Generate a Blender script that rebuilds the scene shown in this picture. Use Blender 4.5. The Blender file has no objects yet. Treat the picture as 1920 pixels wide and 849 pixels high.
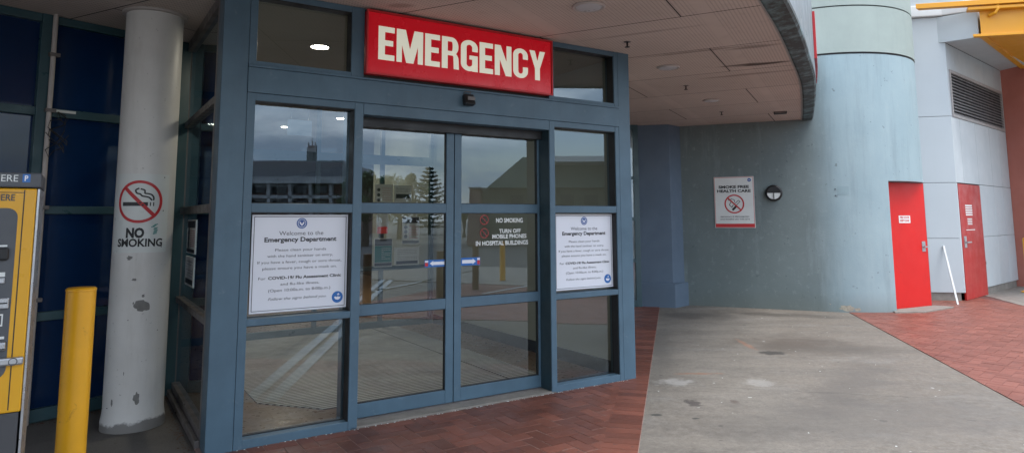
import bpy, math, random
from mathutils import Vector, Matrix, noise
R=math.radians
sc=bpy.context.scene; COL=sc.collection
random.seed(7)
# ---------------------------------------------------------------- frames
F_=1247.49; CY=267.934; PITCH=0.112966; ROLL=-0.0042906
YAW,DD,U0=0.9946762,5.109312,0.8351528
U=Vector((math.sin(YAW),math.cos(YAW))); N=Vector((-math.cos(YAW),math.sin(YAW)))
O=N*DD+U*U0
FROT=math.atan2(U.y,U.x)
def fl(u,n,z=0): p=O+U*u+N*n; return Vector((p.x,p.y,z))
def ray(x,y):
    a=(x-960)/F_; b=-(y-CY)/F_
    cr,sr=math.cos(ROLL),math.sin(ROLL); xx=a*cr-b*sr; zz=a*sr+b*cr
    c,s=math.cos(PITCH),math.sin(PITCH)
    return Vector((xx,c-zz*s,s+zz*c))
def atz(x,y,z=0): r=ray(x,y); p=r*((z-1.6)/r.z); return Vector((p.x,p.y,z))
def mir(p,g=.1):  # reflection in the entrance glass
    d=(Vector((p[0],p[1]))-O); u=d.dot(U); n=d.dot(N); return fl(u,2*g-n,p[2])
def vpt(x,y,dv): r=ray(x,y); p=r*(dv/r.y); return Vector((p.x,p.y,p.z+1.6))
# ---------------------------------------------------------------- materials
def mat(name,col,rough=.6,var=.12,scale=3.,bump=0.,bscale=40.,metal=0.,spec=.5,spots=0.,spotcol=(.05,.045,.04),sscale=6.,streak=0.,emit=None,estr=0.,coat=0.,rvar=.15,tint=None):
    m=bpy.data.materials.new(name); m.use_nodes=True; nt=m.node_tree; nd=nt.nodes; lk=nt.links
    b=nd['Principled BSDF']; b.inputs['Roughness'].default_value=rough; b.inputs['Metallic'].default_value=metal
    b.inputs['Specular IOR Level'].default_value=spec; b.inputs['Coat Weight'].default_value=coat
    tc=nd.new('ShaderNodeTexCoord')
    def noi(s,det=5,r=.6,vec=None,dist=0):
        n=nd.new('ShaderNodeTexNoise'); n.inputs['Scale'].default_value=s; n.inputs['Detail'].default_value=det; n.inputs['Roughness'].default_value=r; n.inputs['Distortion'].default_value=dist
        lk.new(vec or tc.outputs['Object'],n.inputs['Vector']); return n.outputs['Fac']
    def mr(x,a,b2,c,d):
        n=nd.new('ShaderNodeMapRange'); lk.new(x,n.inputs[0])
        for i,v in enumerate((a,b2,c,d)): n.inputs[i+1].default_value=v
        return n.outputs[0]
    def mix(f,a,b2,mode='MIX'):
        n=nd.new('ShaderNodeMix'); n.data_type='RGBA'; n.blend_type=mode
        for s,v in ((0,f),(6,a),(7,b2)):
            if hasattr(v,'is_linked'): lk.new(v,n.inputs[s])
            else: n.inputs[s].default_value=v if s==0 else (*v,1)
        return n.outputs[2]
    c=mix(mr(noi(scale),.3,.7,0,1),tuple(x*(1-var) for x in col),tuple(min(1,x*(1+var)) for x in (tint or col)))
    if streak:
        mp=nd.new('ShaderNodeMapping'); lk.new(tc.outputs['Object'],mp.inputs[0]); mp.inputs['Scale'].default_value=(1,1,.09)
        c=mix(mr(noi(5,6,.7,mp.outputs[0]),.52,.8,0,streak),c,tuple(x*.5 for x in col))
    if spots: c=mix(mr(noi(sscale,8,.75,dist=.6),.60,.68,0,spots),c,spotcol)
    lk.new(c,b.inputs['Base Color'])
    lk.new(mr(noi(scale*2.3),.3,.7,max(.02,rough-rvar),min(1,rough+rvar)),b.inputs['Roughness'])
    if bump:
        bp=nd.new('ShaderNodeBump'); bp.inputs['Strength'].default_value=bump; bp.inputs['Distance'].default_value=.01
        lk.new(noi(bscale,6,.65),bp.inputs['Height']); lk.new(bp.outputs[0],b.inputs['Normal'])
    if emit: b.inputs['Emission Color'].default_value=(*emit,1); b.inputs['Emission Strength'].default_value=estr
    m['mk']=0
    return m
class NT:
    def __init__(s,name):
        s.m=bpy.data.materials.new(name); s.m.use_nodes=True; s.nt=s.m.node_tree; s.b=s.nt.nodes['Principled BSDF']
        s.tc=s.nt.nodes.new('ShaderNodeTexCoord'); s.obj=s.tc.outputs['Object']
    def n(s,t,ins=None,**kw):
        n=s.nt.nodes.new('ShaderNode'+t)
        for k,v in kw.items(): setattr(n,k,v)
        for k,v in (ins or {}).items(): s.put(n.inputs[k],v)
        return n
    def put(s,inp,v):
        if hasattr(v,'is_linked'): s.nt.links.new(v,inp)
        elif isinstance(v,(tuple,list)) and len(v)==3 and inp.type=='RGBA': inp.default_value=(*v,1)
        else: inp.default_value=v
    def noise(s,scale,det=5,r=.6,vec=None,dist=0): return s.n('TexNoise',{'Scale':scale,'Detail':det,'Roughness':r,'Distortion':dist,'Vector':vec or s.obj}).outputs['Fac']
    def rng(s,x,a,b,c,d,smooth=False):
        n=s.n('MapRange',{0:x,1:a,2:b,3:c,4:d}); 
        if smooth: n.interpolation_type='SMOOTHSTEP'
        return n.outputs[0]
    def mix(s,f,a,b,mode='MIX'): return s.n('Mix',{0:f,6:a,7:b},data_type='RGBA',blend_type=mode).outputs[2]
    def math(s,op,a,b=0.): return s.n('Math',{0:a,1:b},operation=op).outputs[0]
    def mapping(s,scale=(1,1,1),rot=(0,0,0),loc=(0,0,0),vec=None): return s.n('Mapping',{0:vec or s.obj,'Scale':scale,'Rotation':rot,'Location':loc}).outputs[0]
    def ell(s,x,y,a,b,rot=0,edge=.25,dist=.35,ns=5):
        # soft elliptical stain in object coordinates, ragged edge
        v=s.mapping((1/a,1/b,0),vec=s.n('VectorRotate',{'Vector':s.obj,'Center':(x,y,0),'Angle':-rot}).outputs[0],loc=(-x/a,-y/b,0))
        d=s.n('VectorMath',{0:v},operation='LENGTH').outputs['Value']
        d=s.math('ADD',d,s.math('MULTIPLY',s.math('SUBTRACT',s.noise(ns,6,.7),.5),dist*2))
        return s.rng(d,1-edge,1+edge,1,0,True)
    def bump(s,h,st=.3,dist=.01): s.put(s.b.inputs['Normal'],s.n('Bump',{'Height':h,'Strength':st,'Distance':dist}).outputs[0])
M={}
M['frame']=mat('blue_painted_aluminium',(.074,.132,.180),.42,.13,2.5,spec=.4,streak=.30,bump=.04,bscale=60,spots=.16,spotcol=(.26,.30,.33),sscale=8,rvar=.08)
M['framedark']=mat('brown_anodised_aluminium',(.13,.115,.11),.4,.12,3)
M['teal']=mat('teal_painted_aluminium',(.028,.07,.085),.4,.1,3)
M['black']=mat('black_rubber',(.012,.012,.013),.5,.1)
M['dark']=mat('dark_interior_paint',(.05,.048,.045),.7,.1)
M['white']=mat('white_sign_board',(.72,.73,.78),.35,.02,3,rvar=.05)
M['offwhite']=mat('aged_white_board',(.66,.68,.66),.4,.05,4)
M['paper']=mat('printed_paper',(.80,.81,.80),.6,.05,6)
M['ink']=mat('black_ink',(.012,.012,.014),.5,.05)
M['greyink']=mat('dark_grey_ink',(.05,.05,.06),.5,.05)
M['redoor_']=mat('faded_red_ink',(.24,.02,.02),.5,.08)
M['redink']=mat('red_ink',(.50,.02,.025),.45,.08)
M['blueink']=mat('blue_ink',(.015,.13,.42),.4,.05)
M['navyink']=mat('navy_ink',(.03,.09,.30),.4,.05)
M['tealink']=mat('teal_ink',(.02,.22,.2),.5,.1)
M['yellow']=mat('yellow_powder_coat',(.80,.385,.014),.38,.08,4,spots=.6,spotcol=(.20,.09,.02),sscale=9,bump=.04,bscale=80,rvar=.08)
M['brownpost']=mat('brown_painted_steel',(.14,.065,.025),.5,.1,4)
M['jamb']=mat('dark_teal_jamb_face',(.018,.04,.052),.45,.1,3)
M['mach_y']=mat('yellow_cabinet_paint',(.68,.34,.008),.35,.03,3)
M['mach_g']=mat('grey_cabinet_paint',(.07,.075,.085),.45,.06,4)
M['mach_d']=mat('dark_cabinet_base',(.055,.055,.06),.5,.06,4)
M['steel']=mat('brushed_steel',(.42,.43,.45),.35,.1,8,metal=.8)
M['reddoor']=mat('red_door_paint',(.54,.008,.006),.5,.06,1.5,spec=.3,spots=.22,spotcol=(.20,.01,.01),sscale=5,bump=.02,bscale=30,streak=.10,rvar=.06)
M['reddoor2']=mat('shaded_dirty_red_door_paint',(.36,.014,.010),.5,.10,1.5,spec=.3,streak=.2)  # service door: shade and dirt put into a darker red
M['render']=mat('grey_green_render',(.245,.325,.345),.8,.09,1.2,bump=.18,bscale=60,spots=.22,spotcol=(.26,.27,.25),sscale=3,streak=.16)
def _rend():
    g=NT('weathered_canopy_shaded_render')
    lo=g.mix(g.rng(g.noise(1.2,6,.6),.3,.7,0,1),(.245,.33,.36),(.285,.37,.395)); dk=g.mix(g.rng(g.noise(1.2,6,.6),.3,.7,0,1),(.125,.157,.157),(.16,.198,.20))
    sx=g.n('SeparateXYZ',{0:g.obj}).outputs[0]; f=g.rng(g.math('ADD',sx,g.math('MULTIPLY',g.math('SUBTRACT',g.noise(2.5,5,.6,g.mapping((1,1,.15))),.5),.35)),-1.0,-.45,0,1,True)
    c=g.mix(f,dk,lo)  # flat wall darker and greener: canopy shade is put into this tone
    st=g.noise(4.5,7,.7,g.mapping((1,1,.10))); c=g.mix(g.rng(st,.50,.78,0,.45),c,(.13,.17,.18))
    st=g.noise(3.2,7,.7,g.mapping((1,1,.14),loc=(4,2,0))); c=g.mix(g.rng(st,.54,.8,0,.4),c,(.36,.44,.46))
    c=g.mix(g.rng(g.noise(9,6,.75),.56,.72,0,.35),c,(.32,.38,.38)); c=g.mix(g.rng(g.noise(11,3,.5),.70,.72,0,.6),c,(.09,.11,.11))
    c=g.mix(g.rng(g.n('SeparateXYZ',{0:g.obj}).outputs[2],.0,.35,.45,0),c,(.13,.14,.12))
    g.put(g.b.inputs['Base Color'],c); g.b.inputs['Roughness'].default_value=.8; g.bump(g.math('ADD',g.noise(45,6,.7),g.math('MULTIPLY',g.noise(2,4,.6),3.)),.25,.008); return g.m
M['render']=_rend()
def _drip():
    g=NT('stained_drip_edge_paint'); c=g.mix(g.noise(2,4,.6),(.075,.13,.14),(.13,.20,.21))
    c=g.mix(g.rng(g.noise(3.2,7,.75),.44,.54,0,.92),c,(.010,.011,.010)); c=g.mix(g.rng(g.noise(11,5,.7),.5,.6,0,.7),c,(.02,.022,.02))
    g.put(g.b.inputs['Base Color'],c); g.b.inputs['Roughness'].default_value=.6; return g.m
M['drip']=_drip()
M['concband']=mat('green_painted_concrete',(.29,.34,.315),.75,.07,1.5,bump=.1,bscale=50,streak=.15)
M['pilaster']=mat('blue_painted_render',(.10,.142,.195),.7,.07,1.5,bump=.08,bscale=50,spots=.12,spotcol=(.2,.2,.22),sscale=5)
M['clad']=mat('light_grey_cladding',(.42,.46,.48),.45,.03,.8,streak=.05)
M['seam']=mat('dark_panel_joint',(.03,.03,.035),.7)
M['plinth']=mat('rough_concrete_plinth',(.20,.182,.16),.85,.2,6,bump=.3,bscale=40,spots=.3)
M['ochre']=mat('ochre_canopy_paint',(.66,.29,.010),.45,.04,1)
M['terra']=mat('terracotta_render',(.34,.115,.085),.8,.08,1.5,bump=.1)
M['cornice']=mat('white_cornice',(.60,.60,.585),.5,.04,2)
M['pink']=mat('salmon_render',(.52,.20,.18),.75,.05)
M['whitepipe']=mat('white_plastic_trim',(.60,.60,.59),.5,.06)
M['tile']=mat('brown_floor_tile',(.20,.125,.075),.35,.15,6)
M['wallwhite']=mat('off_white_wall',(.36,.39,.36),.6,.04,1)
M['ceil']=mat('beige_ceiling',(.38,.34,.28),.8,.04,1)
M['lightem']=mat('lit_diffuser',(.9,.9,.85),.5,0,emit=(1,.93,.78),estr=14.)
M['lens']=mat('unlit_opal_lens',(.50,.50,.52),.35,.03)
M['trim']=mat('white_light_trim',(.42,.38,.36),.5,.05)
M['asphalt']=mat('asphalt',(.055,.055,.057),.85,.15,3,bump=.4,bscale=120)
M['roadpaint']=mat('white_road_paint',(.34,.36,.37),.7,.12,8,spots=.5,spotcol=(.15,.15,.15),sscale=12)
M['bark']=mat('tree_bark',(.08,.06,.045),.9,.2,8)
M['leaf']=mat('broadleaf_foliage',(.06,.10,.035),.7,.35,1.2)
M['pineleaf']=mat('dark_pine_foliage',(.025,.05,.035),.7,.3,1.2)
M['brickwall']=mat('dark_brick_wall',(.19,.11,.095),.8,.15,3)
M['roofdark']=mat('dark_metal_roof',(.16,.165,.175),.5,.08,1)
M['roofgreen']=mat('green_metal_roof',(.10,.15,.125),.5,.08,1)
M['wallgreen']=mat('olive_grey_wall',(.15,.165,.13),.7,.08,1)
M['conc_b']=mat('pale_concrete_band',(.36,.37,.38),.7,.06,1)
M['winglass']=mat('dark_window_glass',(.02,.025,.03),.1,.1)
M['bluebr']=mat('deep_blue_glass',(.003,.020,.07),.045,.25,.8,spec=.35,rvar=.02)
M['fascia']=mat('grey_metal_fascia',(.15,.19,.215),.4,.12,1.5,streak=.5)
M['signred']=mat('backlit_red_acrylic',(.40,.005,.015),.25,.05,1,emit=(1,.005,.02),estr=.05)
M['signlet']=mat('backlit_cream_letters',(.52,.52,.44),.4,.03,2,emit=(1,1,.82),estr=.10)
M['palepanel']=mat('pale_blue_sign_face',(.22,.27,.32),.4,.02,emit=(.5,.65,.85),estr=.04)
M['chip']=mat('exposed_grey_concrete',(.20,.195,.185),.85,.15,20,bump=.2)
M['leafdry']=mat('dry_leaf_debris',(.13,.055,.025),.8,.4,30)
M['reddisp']=mat('red_dispenser',(.6,.03,.02),.35,.05,emit=(1,.05,.03),estr=.02)

# white painted column: paint wears near the floor
g=NT('worn_white_column_paint')
c=g.mix(g.rng(g.noise(2.5),.3,.7,0,1),(.60,.585,.56),(.69,.675,.65))
mp=g.mapping((1,1,.12)); c=g.mix(g.rng(g.noise(6,6,.7,mp),.55,.8,0,.35),c,(.36,.34,.30))
sep=g.n('SeparateXYZ',{0:g.obj}).outputs
wear=g.rng(g.math('ADD',sep[2],g.math('MULTIPLY',g.noise(7,6,.7),-.16)),-.035,-.015,1,0)
c=g.mix(wear,c,(.22,.21,.20)); c=g.mix(g.rng(g.noise(38,3,.5),.70,.73,0,.5),c,(.25,.24,.22))
g.put(g.b.inputs['Base Color'],c); g.b.inputs['Roughness'].default_value=.45; g.bump(g.noise(30),.06); M['column']=g.m
# soffit: perforated boards, staggered joints, a few water stains
g=NT('perforated_soffit_board')
v=g.mapping((1,1,1),(0,0,R(27.5)))
br=g.n('TexBrick',{'Vector':g.mapping((1,1,1),(0,0,R(27.5)),(1.28,-5.63,0)),'Scale':1.,'Mortar Size':.006,'Mortar Smooth':.0,'Brick Width':2.7,'Row Height':1.22,'Color1':(1,1,1),'Color2':(.93,.93,.93),'Mortar':(0,0,0)},offset=.5)
vs=g.n('SeparateXYZ',{0:v}).outputs
def saw(x,p): return g.math('ABSOLUTE',g.math('SUBTRACT',g.math('FRACT',g.math('DIVIDE',x,p)),.5))
hx=g.math('POWER',saw(vs[0],.032),2.); hy=g.math('POWER',saw(vs[1],.032),2.)
hole=g.rng(g.math('ADD',hx,hy),.03,.06,1,0)
edge=g.rng(saw(g.math('ADD',vs[0],.4),1.35),.04,.05,0,1)
hole=g.math('MULTIPLY',hole,edge)
base=g.mix(g.rng(g.noise(.7),.3,.7,0,1),(.50,.42,.375),(.58,.49,.44))
base=g.mix(g.rng(g.noise(5,6,.7),.55,.8,0,.35),base,(.27,.22,.19))
base=g.mix(1.,base,br.outputs['Color'],'MULTIPLY')
base=g.mix(g.math('MULTIPLY',hole,.55),base,(.10,.08,.07))
for (x,y,a,b,ro,st) in ((2.86,7.36,.30,.05,R(-27),.95),(2.60,7.42,.22,.04,R(-27),.8),(2.45,6.62,.25,.05,R(-27),.5),(1.95,6.78,.55,.035,R(-27),.45),(2.9,7.9,.5,.05,R(-27),.4),(-.9,5.25,.1,.05,0,.4),(1.2,6.1,.5,.03,R(-27),.3)):
    base=g.mix(g.math('MULTIPLY',g.ell(x,y,a,b,ro,.5,.6,4),st),base,(.05,.03,.022))
g.put(g.b.inputs['Base Color'],base); g.b.inputs['Roughness'].default_value=.8; M['soffit']=g.m
# driveway concrete
g=NT('stained_driveway_concrete')
c=g.mix(g.rng(g.noise(.55,6,.65),.35,.65,0,1),(.155,.135,.110),(.235,.210,.178))
sx=g.n('SeparateXYZ',{0:g.mapping((1,1,1),(0,0,R(13.5)))}).outputs[0]   # across the drive
wob=g.math('MULTIPLY',g.math('SUBTRACT',g.noise(.8,6,.7),.5),2.2)
c=g.mix(g.math('MULTIPLY',g.rng(g.math('ADD',sx,wob),.2,2.2,0,1,True),.75),c,(.14,.108,.08))
c=g.mix(g.rng(g.noise(1.6,10,.84,g.mapping((.5,1.6,1),(0,0,R(10)))),.46,.62,0,.6),c,(.085,.073,.062))
c=g.mix(g.rng(g.noise(1.1,9,.75,g.mapping((.6,1.5,1),(0,0,R(-15)),(4,7,0))),.54,.74,0,.5),c,(.30,.29,.275))
c=g.mix(g.rng(g.noise(16,6,.8),.40,.72,0,.55),c,(.31,.285,.25))
c=g.mix(g.rng(g.noise(26,6,.8,g.mapping(loc=(2,9,1))),.46,.75,0,.6),c,(.09,.082,.075))
c=g.mix(g.rng(g.noise(60,3,.7),.54,.66,0,.45),c,(.07,.065,.06))
c=g.mix(g.rng(g.noise(7,3,.5),.70,.72,0,.7),c,(.07,.06,.055))
c=g.mix(g.rng(g.noise(13,2,.4,g.mapping(loc=(5,3,0))),.755,.77,0,.8),c,(.55,.55,.53))
def spot(px,py,a,b,col,st,**k):
    global c
    p=atz(px,py); c=g.mix(g.math('MULTIPLY',g.ell(p.x,p.y,a,b,**k),st),c,col)
spot(1500,645,.55,.5,(.09,.07,.055),.75,rot=.4,edge=.8,dist=1.6,ns=2.2)
spot(1600,655,1.2,.22,(.10,.085,.07),.6,rot=-.1,edge=.8,dist=1.7,ns=2)
spot(1600,720,1.1,.25,(.10,.088,.078),.55,rot=.9,edge=.8,dist=1.6,ns=2)
spot(1300,592,.6,.35,(.085,.075,.065),.75,edge=.7,dist=1.4,ns=2.5)
spot(1470,590,.9,.2,(.07,.06,.05),.75,rot=-.35,edge=.7,dist=1.3,ns=2.5)
spot(1560,582,1.3,.12,(.06,.05,.045),.6,rot=-.39,edge=.8,dist=1.2,ns=3)
spot(1268,716,.15,.13,(.42,.41,.39),.5,edge=.55,dist=2.0,ns=9)
spot(1422,717,.12,.13,(.40,.39,.37),.4,edge=.55,dist=2.0,ns=9)
spot(1446,661,.15,.10,(.05,.045,.04),.9,edge=.3,dist=1.6,ns=9)
spot(1300,755,.06,.11,(.07,.06,.055),.9,edge=.3,dist=1.4,ns=11)
spot(1378,753,.04,.06,(.09,.06,.05),.7,edge=.3,dist=1.4,ns=11)
spot(1230,777,.045,.03,(.05,.05,.045),.9,edge=.3,dist=1.3,ns=14)
spot(1306,784,.03,.02,(.04,.04,.04),.9,edge=.3,dist=1.2,ns=14)
spot(1310,700,.22,.03,(.30,.12,.05),.5,edge=.5,dist=1.6,ns=9)
spot(1398,645,.04,.3,(.30,.14,.08),.5,edge=.5,dist=1.6,ns=6)
spot(1240,650,.12,1.3,(.11,.10,.09),.5,rot=-.24,edge=.8,dist=1.2,ns=3)
spot(1650,780,1.6,.5,(.10,.09,.08),.5,rot=.2,edge=.8,dist=1.7,ns=1.6)
# saw cut joints across the drive
s2=g.n('SeparateXYZ',{0:g.mapping((1,1,1),(0,0,R(13.5)))}).outputs
jt=g.rng(g.math('ABSOLUTE',g.math('SUBTRACT',g.math('FRACT',g.math('DIVIDE',g.math('ADD',s2[1],.05),2.75)),.5)),.0,.0022,1,0)
c=g.mix(g.math('MULTIPLY',jt,.85),c,(.07,.065,.06))
g.put(g.b.inputs['Base Color'],c); g.put(g.b.inputs['Roughness'],g.rng(g.noise(2,6,.7),.3,.7,.6,.9)); g.bump(g.math('ADD',g.noise(90,6,.7),g.math('MULTIPLY',jt,-2.)),.35,.006); M['drive']=g.m
g=NT('grimy_footpath_concrete')
c=g.mix(g.rng(g.noise(1.3,7,.7),.35,.65,0,1),(.09,.082,.073),(.145,.133,.12))
c=g.mix(g.rng(g.noise(14,5,.6),.62,.7,0,.6),c,(.07,.06,.05)); c=g.mix(g.rng(g.noise(90,4,.7),.4,.75,0,.4),c,(.26,.25,.23))
g.put(g.b.inputs['Base Color'],c); g.b.inputs['Roughness'].default_value=.8; g.bump(g.noise(80,6,.7),.3,.006); M['path']=g.m
# brick pavers coloured per brick
def brickmat(name,dark,lo,hi):
    g=NT(name)
    at=g.n('Attribute',attribute_name='rnd').outputs['Fac']
    c=g.mix(at,lo,hi); c=g.mix(g.rng(g.noise(1.1,6,.7),.4,.7,0,dark),c,tuple(x*.5 for x in lo))
    c=g.mix(g.rng(g.noise(40,5,.7),.5,.8,0,.4),c,(.13,.075,.06)); c=g.mix(g.rng(g.noise(22,2,.4),.72,.75,0,.7),c,(.05,.04,.04))
    g.put(g.b.inputs['Base Color'],c); g.put(g.b.inputs['Roughness'],g.rng(g.noise(3,6,.7),.3,.7,.38,.65)); g.bump(g.noise(70,6,.7),.25,.005); return g.m
M['paver']=brickmat('red_brick_paver',.55,(.125,.040,.024),(.225,.076,.048))
M['paver2']=brickmat('red_brick_paver_open',.35,(.175,.054,.035),(.245,.082,.056))
M['mortar']=mat('pale_mortar',(.25,.17,.145),.9,.35,3,bump=.2,spots=.6,spotcol=(.07,.045,.04),sscale=2.5)
M['mortard']=mat('dark_joint_sand',(.13,.055,.045),.9,.3,3,bump=.2)
# ribbed entrance mat
g=NT('ribbed_grey_mat')
s3=g.n('SeparateXYZ',{0:g.obj}).outputs
rb=g.rng(saw(s3[1],.055),.15,.3,0,1)
c=g.mix(rb,(.16,.16,.155),(.62,.62,.60)); c=g.mix(g.rng(g.noise(2,6,.7),.4,.7,0,.5),c,(.12,.11,.10))
j1=g.rng(g.math('ABSOLUTE',g.math('SUBTRACT',s3[0],2.87)),.008,.012,1,0); c=g.mix(j1,c,(.02,.02,.02))
g.put(g.b.inputs['Base Color'],c); g.b.inputs['Roughness'].default_value=.6; g.bump(rb,.5,.004); M['mat']=g.m
# glazing: clear tinted sheet, mirror-like by angle
def glass(name,tint,base,k):
    m=bpy.data.materials.new(name); m.use_nodes=True; nt=m.node_tree; nt.nodes.clear(); n=nt.nodes.new; l=nt.links.new
    o=n('ShaderNodeOutputMaterial'); t=n('ShaderNodeBsdfTransparent'); t.inputs[0].default_value=(*tint,1)
    gl=n('ShaderNodeBsdfGlossy'); gl.inputs['Roughness'].default_value=.0; gl.inputs[0].default_value=(.74,.88,1,1)
    fr=n('ShaderNodeFresnel'); fr.inputs[0].default_value=1.5
    tc=n('ShaderNodeTexCoord'); no=n('ShaderNodeTexNoise'); no.inputs['Scale'].default_value=.9; no.inputs['Detail'].default_value=1; l(tc.outputs['Object'],no.inputs[0])
    bp=n('ShaderNodeBump'); bp.inputs['Strength'].default_value=.25; bp.inputs['Distance'].default_value=.003; l(no.outputs[0],bp.inputs['Height']); l(bp.outputs[0],gl.inputs['Normal'])
    ma=n('ShaderNodeMath'); ma.operation='MULTIPLY_ADD'; ma.inputs[1].default_value=k; ma.inputs[2].default_value=base; ma.use_clamp=True; l(fr.outputs[0],ma.inputs[0])
    mx=n('ShaderNodeMixShader'); l(ma.outputs[0],mx.inputs[0]); l(t.outputs[0],mx.inputs[1]); l(gl.outputs[0],mx.inputs[2]); l(mx.outputs[0],o.inputs[0])
    return m
M['glass']=glass('reflective_window_glass',(.78,.80,.77),.075,1.55)
M['glassin']=glass('inner_door_glass',(.7,.72,.7),.02,1.0)
# ---------------------------------------------------------------- mesh helpers
class MB:
    def __init__(s): s.v=[]; s.f=[]; s.r=[]
    def add(s,vs,fs,rnd=None):
        o=len(s.v); s.v+= [tuple(x) for x in vs]; s.f+=[tuple(i+o for i in f) for f in fs]; s.r+=[rnd if rnd is not None else .5]*len(fs); return s
    def box(s,x0,x1,y0,y1,z0,z1):
        return s.add([(x0,y0,z0),(x1,y0,z0),(x1,y1,z0),(x0,y1,z0),(x0,y0,z1),(x1,y0,z1),(x1,y1,z1),(x0,y1,z1)],[(0,3,2,1),(4,5,6,7),(0,1,5,4),(1,2,6,5),(2,3,7,6),(3,0,4,7)])
    def prism(s,poly,z0,z1):
        n=len(poly); 
        a=sum(poly[i][0]*poly[(i+1)%n][1]-poly[(i+1)%n][0]*poly[i][1] for i in range(n))
        if a<0: poly=poly[::-1]
        return s.add([(p[0],p[1],z0) for p in poly]+[(p[0],p[1],z1) for p in poly],[tuple(range(n))[::-1],tuple(range(n,2*n))]+[(i,(i+1)%n,(i+1)%n+n,i+n) for i in range(n)])
    def cyl(s,x,y,r,z0,z1,seg=32,r1=None):
        r1=r if r1 is None else r1
        p=[(math.cos(2*math.pi*i/seg),math.sin(2*math.pi*i/seg)) for i in range(seg)]
        return s.add([(x+a*r,y+b*r,z0) for a,b in p]+[(x+a*r1,y+b*r1,z1) for a,b in p],[tuple(range(seg))[::-1],tuple(range(seg,2*seg))]+[(i,(i+1)%seg,(i+1)%seg+seg,i+seg) for i in range(seg)])
    def lathe(s,prof,seg=32,x=0,y=0):
        vs=[];fs=[]
        for (r,z) in prof: vs+=[(x+r*math.cos(2*math.pi*i/seg),y+r*math.sin(2*math.pi*i/seg),z) for i in range(seg)]
        for k in range(len(prof)-1):
            for i in range(seg): fs.append((k*seg+i,k*seg+(i+1)%seg,(k+1)*seg+(i+1)%seg,(k+1)*seg+i))
        fs.append(tuple(range(seg))[::-1]); fs.append(tuple(range((len(prof)-1)*seg,len(prof)*seg)))
        return s.add(vs,fs)
    def tube(s,pts,r,seg=8,r1=None):
        pts=[Vector(p) for p in pts]; vs=[];fs=[]; m=len(pts)
        for k,p in enumerate(pts):
            d=(pts[min(k+1,m-1)]-pts[max(k-1,0)]).normalized(); a=d.cross(Vector((0,0,1)))
            if a.length<.05: a=d.cross(Vector((1,0,0)))
            a.normalize(); b=d.cross(a); rr=r if r1 is None else r+(r1-r)*k/(m-1)
            vs+=[p+a*rr*math.cos(2*math.pi*i/seg)+b*rr*math.sin(2*math.pi*i/seg) for i in range(seg)]
        for k in range(m-1):
            for i in range(seg): fs.append((k*seg+i,(k+1)*seg+i,(k+1)*seg+(i+1)%seg,k*seg+(i+1)%seg))
        fs+= [tuple(range(seg)),tuple(range((m-1)*seg,m*seg))[::-1]]
        return s.add(vs,fs)
    # flat artwork in the XZ plane, facing -Y
    def rect(s,x0,x1,z0,z1,y=0,nx=1):
        for i in range(nx):
            a=x0+(x1-x0)*i/nx; b=x0+(x1-x0)*(i+1)/nx
            s.add([(a,y,z0),(b,y,z0),(b,y,z1),(a,y,z1)],[(0,1,2,3)])
        return s
    def poly(s,pts,y=0): return s.add([(a,y,b) for a,b in pts],[tuple(range(len(pts)))])
    def disc(s,cx,cz,r,y=0,seg=40,rz=None): return s.poly([(cx+r*math.cos(2*math.pi*i/seg),cz+(rz or r)*math.sin(2*math.pi*i/seg)) for i in range(seg)],y)
    def ring(s,cx,cz,r0,r1,y=0,seg=48,a0=0,a1=2*math.pi):
        for i in range(seg):
            a=a0+(a1-a0)*i/seg; b=a0+(a1-a0)*(i+1)/seg
            s.add([(cx+r*math.cos(t),y,cz+r*math.sin(t)) for r,t in ((r0,a),(r1,a),(r1,b),(r0,b))],[(0,1,2,3)])
        return s
    def ribbon(s,pts,w,y=0):
        for i in range(len(pts)-1):
            (a,b),(c,d)=pts[i],pts[i+1]; L=math.hypot(c-a,d-b) or 1; ux,uz=(c-a)/L,(d-b)/L; px,pz=-uz*w/2,ux*w/2; e=w*.18
            s.add([(a-ux*e-px,y,b-uz*e-pz),(c+ux*e-px,y,d+uz*e-pz),(c+ux*e+px,y,d+uz*e+pz),(a-ux*e+px,y,b-uz*e+pz)],[(0,1,2,3)])
        return s
    def frame(s,x0,x1,z0,z1,w,y=0): return s.rect(x0,x1,z0,z0+w,y).rect(x0,x1,z1-w,z1,y).rect(x0,x0+w,z0+w,z1-w,y).rect(x1-w,x1,z0+w,z1-w,y)
    def text(s,t,cx,z,h,w=None,y=0,bold=0.,shear=0.,left=None):
        # z is the baseline, h the capital height, w the fitted width
        vs,fs=glyphs(t,bold,shear); x0=min(v[0] for v in vs); x1=max(v[0] for v in vs)
        sz=h/CAP; sx=(w/(x1-x0)) if w else sz
        if left is not None: cx=left+(x1-x0)*sx/2
        return s.add([(cx+(v[0]-(x0+x1)/2)*sx,y,z+v[1]*sz) for v in vs],fs)
    def warp(s,fn): s.v=[fn(*v) for v in s.v]; return s
    def build(s,name,m,parent=None,bevel=0.,smooth=False,loc=None,rot=0.,attr=False):
        me=bpy.data.meshes.new(name); me.from_pydata(s.v,[],s.f); me.materials.append(m)
        if smooth:
            me.polygons.foreach_set('use_smooth',[True]*len(me.polygons))
        if attr:
            a=me.attributes.new('rnd','FLOAT','FACE'); a.data.foreach_set('value',s.r)
        me.update(); o=bpy.data.objects.new(name,me); COL.objects.link(o)
        if smooth:
            md=o.modifiers.new('es','EDGE_SPLIT'); md.split_angle=R(35)
        if bevel:
            md=o.modifiers.new('bv','BEVEL'); md.width=bevel; md.segments=2; md.limit_method='ANGLE'; md.angle_limit=R(50)
        if parent: o.parent=parent
        if loc is not None: o.location=loc
        if rot: o.rotation_euler=(0,0,rot)
        return o
_g={}
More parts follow.
